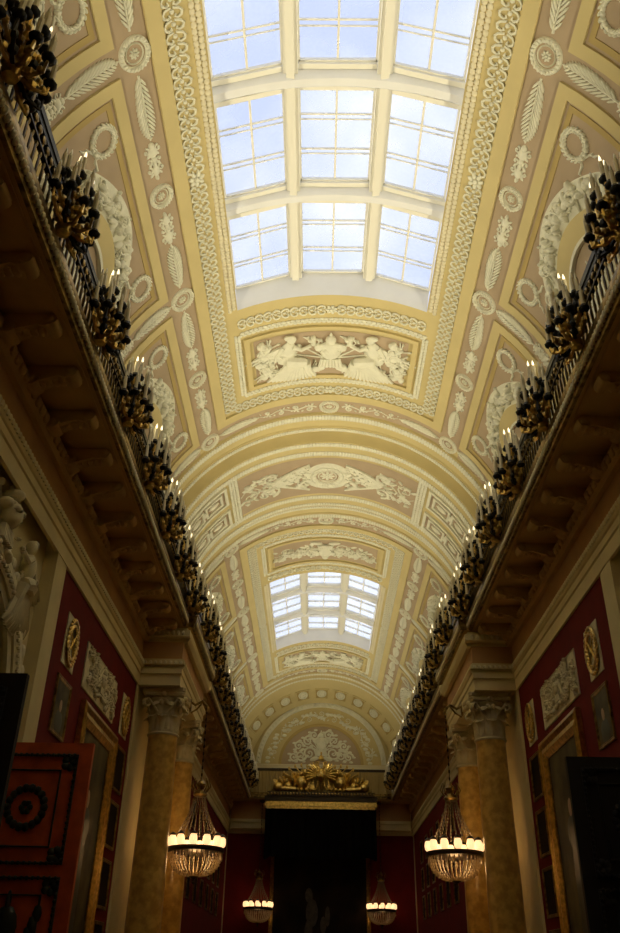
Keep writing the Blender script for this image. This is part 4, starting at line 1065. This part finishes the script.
for s in (-1, 1):
    V = []
    for i in range(13): yy = 34.68+.42*i/12; V += [(s*(2.12+.04*math.sin(i*2)),yy,5.55),(s*(2.12+.04*math.sin(i*2)),yy,3.75)]
    b.add(V, [(2*i,2*i+1,2*i+3,2*i+2) for i in range(12)])
b.build('valance', 'velvet', cn)
b = MB(); b.box(-1.94, 1.94, 36.12, 36.17, 4.54, 5.5); b.box(-2.1, 2.1, 34.7, 35.66, 5.44, 5.52); b.build('back_cloth', 'velvet', cn, False)
gp = make_portrait(3.90, 6.0, True, 'canvas3', True, .15); gp.name = 'great_painting'; gp.location = (0, 36.08, 1.52); tag(gp, 'huge dark painting in a gilt frame on the far end wall', 'painting')
b = MB()                                                            # indistinct pale standing patches on the dark canvas
for (x, z_, rx, rz) in ((-.30,.55,.24,.50),(-.42,1.15,.15,.26),(-.42,-.15,.16,.5),(.30,.45,.10,.35),(.14,.15,.12,.3)): b.ell((x,-.02,z_-.05), (rx,.004,rz), 0, 10, 5)
b.build('painted_pale_patch', 'palehorse', [c for c in gp.children if c.name.startswith('canvas')][0])
# gilt trophy on the cornice: double-headed crest, shield, crown, banners and armour
tr_ = empty('gilt_trophy', (0, 34.85, 6.15)); tr_.scale = (1.05, 1.1, 1.2); tag(tr_, 'gilt trophy of eagle, banners and armour crowning the canopy at the far end', 'sculpture')
b = MB(); b.ell((0,-.08,.55), (.17,.10,.22), 0, 12, 7); b.ell((0,-.16,.55), (.11,.05,.14), 0, 10, 6)
for s in (-1, 1):
    b.tube([(s*.06,-.05,.72),(s*.13,-.06,.86),(s*.11,-.08,.96),(s*.20,-.10,.97)], [.06,.05,.05,.02], 7)
    b.tube([(s*.08,-.03,.36),(s*.15,-.05,.18),(s*.22,-.06,.08)], [.06,.04,.03], 6)
b.build('eagle_body', 'gold', tr_)
for s in (-1, 1):
    b = MB()
    for k in range(9):
        a = D(-20+14*k); l = .62-.02*k; b.tube([(s*.12,-.02,.55),(s*(.12+l*.55*math.cos(a)),-.05,.55+l*.6*math.sin(a)),(s*(.12+l*math.cos(a)*.9),-.03,.55+l*math.sin(a)*.95)], [.05,.055,.015], 6)
    b.build('wing', 'gold', tr_)
b = MB(); b.lathe([(.09,1.02),(.12,1.06),(.10,1.12),(.06,1.18),(.02,1.22)], 10); b.ell((0,0,1.27),(.04,.04,.05),0,8,5)
b.build('crown', 'gold', tr_)
for s in (-1, 1):
    b = MB()
    for k in range(7):
        a = D(18+11*k); l = .75+.6*math.cos(a); b.tube([(s*.25,.05,.10),(s*(.25+l*math.cos(a)*1.05),.06,.10+l*math.sin(a)*.85)], .02, 5); b.ell((s*(.25+l*math.cos(a)*1.05),.06,.10+l*math.sin(a)*.85), (.04,.03,.07), 0, 6, 4)
    b.build('spears', 'gold', tr_)
    b = MB(); rng = random.Random(12)
    for k in range(4):
        x = .55+.35*k; hh = .72-.11*k
        V = []
        for i in range(9):
            for j in range(5): V.append((s*(x-.18+.36*j/4+.05*math.sin(i)), .02+.05*math.sin(j*2.2+k), .02+hh*i/8))
        b.add(V, [(i*5+j,i*5+j+1,i*5+6+j,i*5+5+j) for i in range(8) for j in range(4)])
    b.build('banners', 'gold', tr_)
    for nm2, mbx in (('cuirass', [(.75,.30,.20,.24),(.75,.56,.10,.10)]), ('helmet', [(1.25,.18,.16,.15),(1.30,.34,.07,.10)]), ('shield', [(1.62,.16,.20,.15),(1.68,.17,.09,.08)])):
        b = MB()
        for x, z_, rx, rz in mbx: b.ell((s*x,-.10,z_), (rx,.12,rz), 0, 10, 6)
        b.build(nm2, 'gold', tr_)
    b = MB(); b.tube([(s*.95,-.14,.08),(s*1.45,-.16,.10)], [.09,.07], 10); b.tube([(s*1.45,-.16,.10),(s*1.5,-.16,.10)], .09, 10); b.build('cannon_barrel', 'gold', tr_)
    b = MB()
    for k in range(4): b.ell((s*(.40+.16*k),-.18,.06), (.07,.07,.07), 0, 8, 6)
    b.build('cannonballs', 'gold', tr_)

# ------------------------------------------------------------------ lift everything so the floor lies at z = 0
for o in list(SC.objects):
    if o.parent is None:
        o.location.z += EYE
        if o.type in ('CAMERA', 'LIGHT'): pass
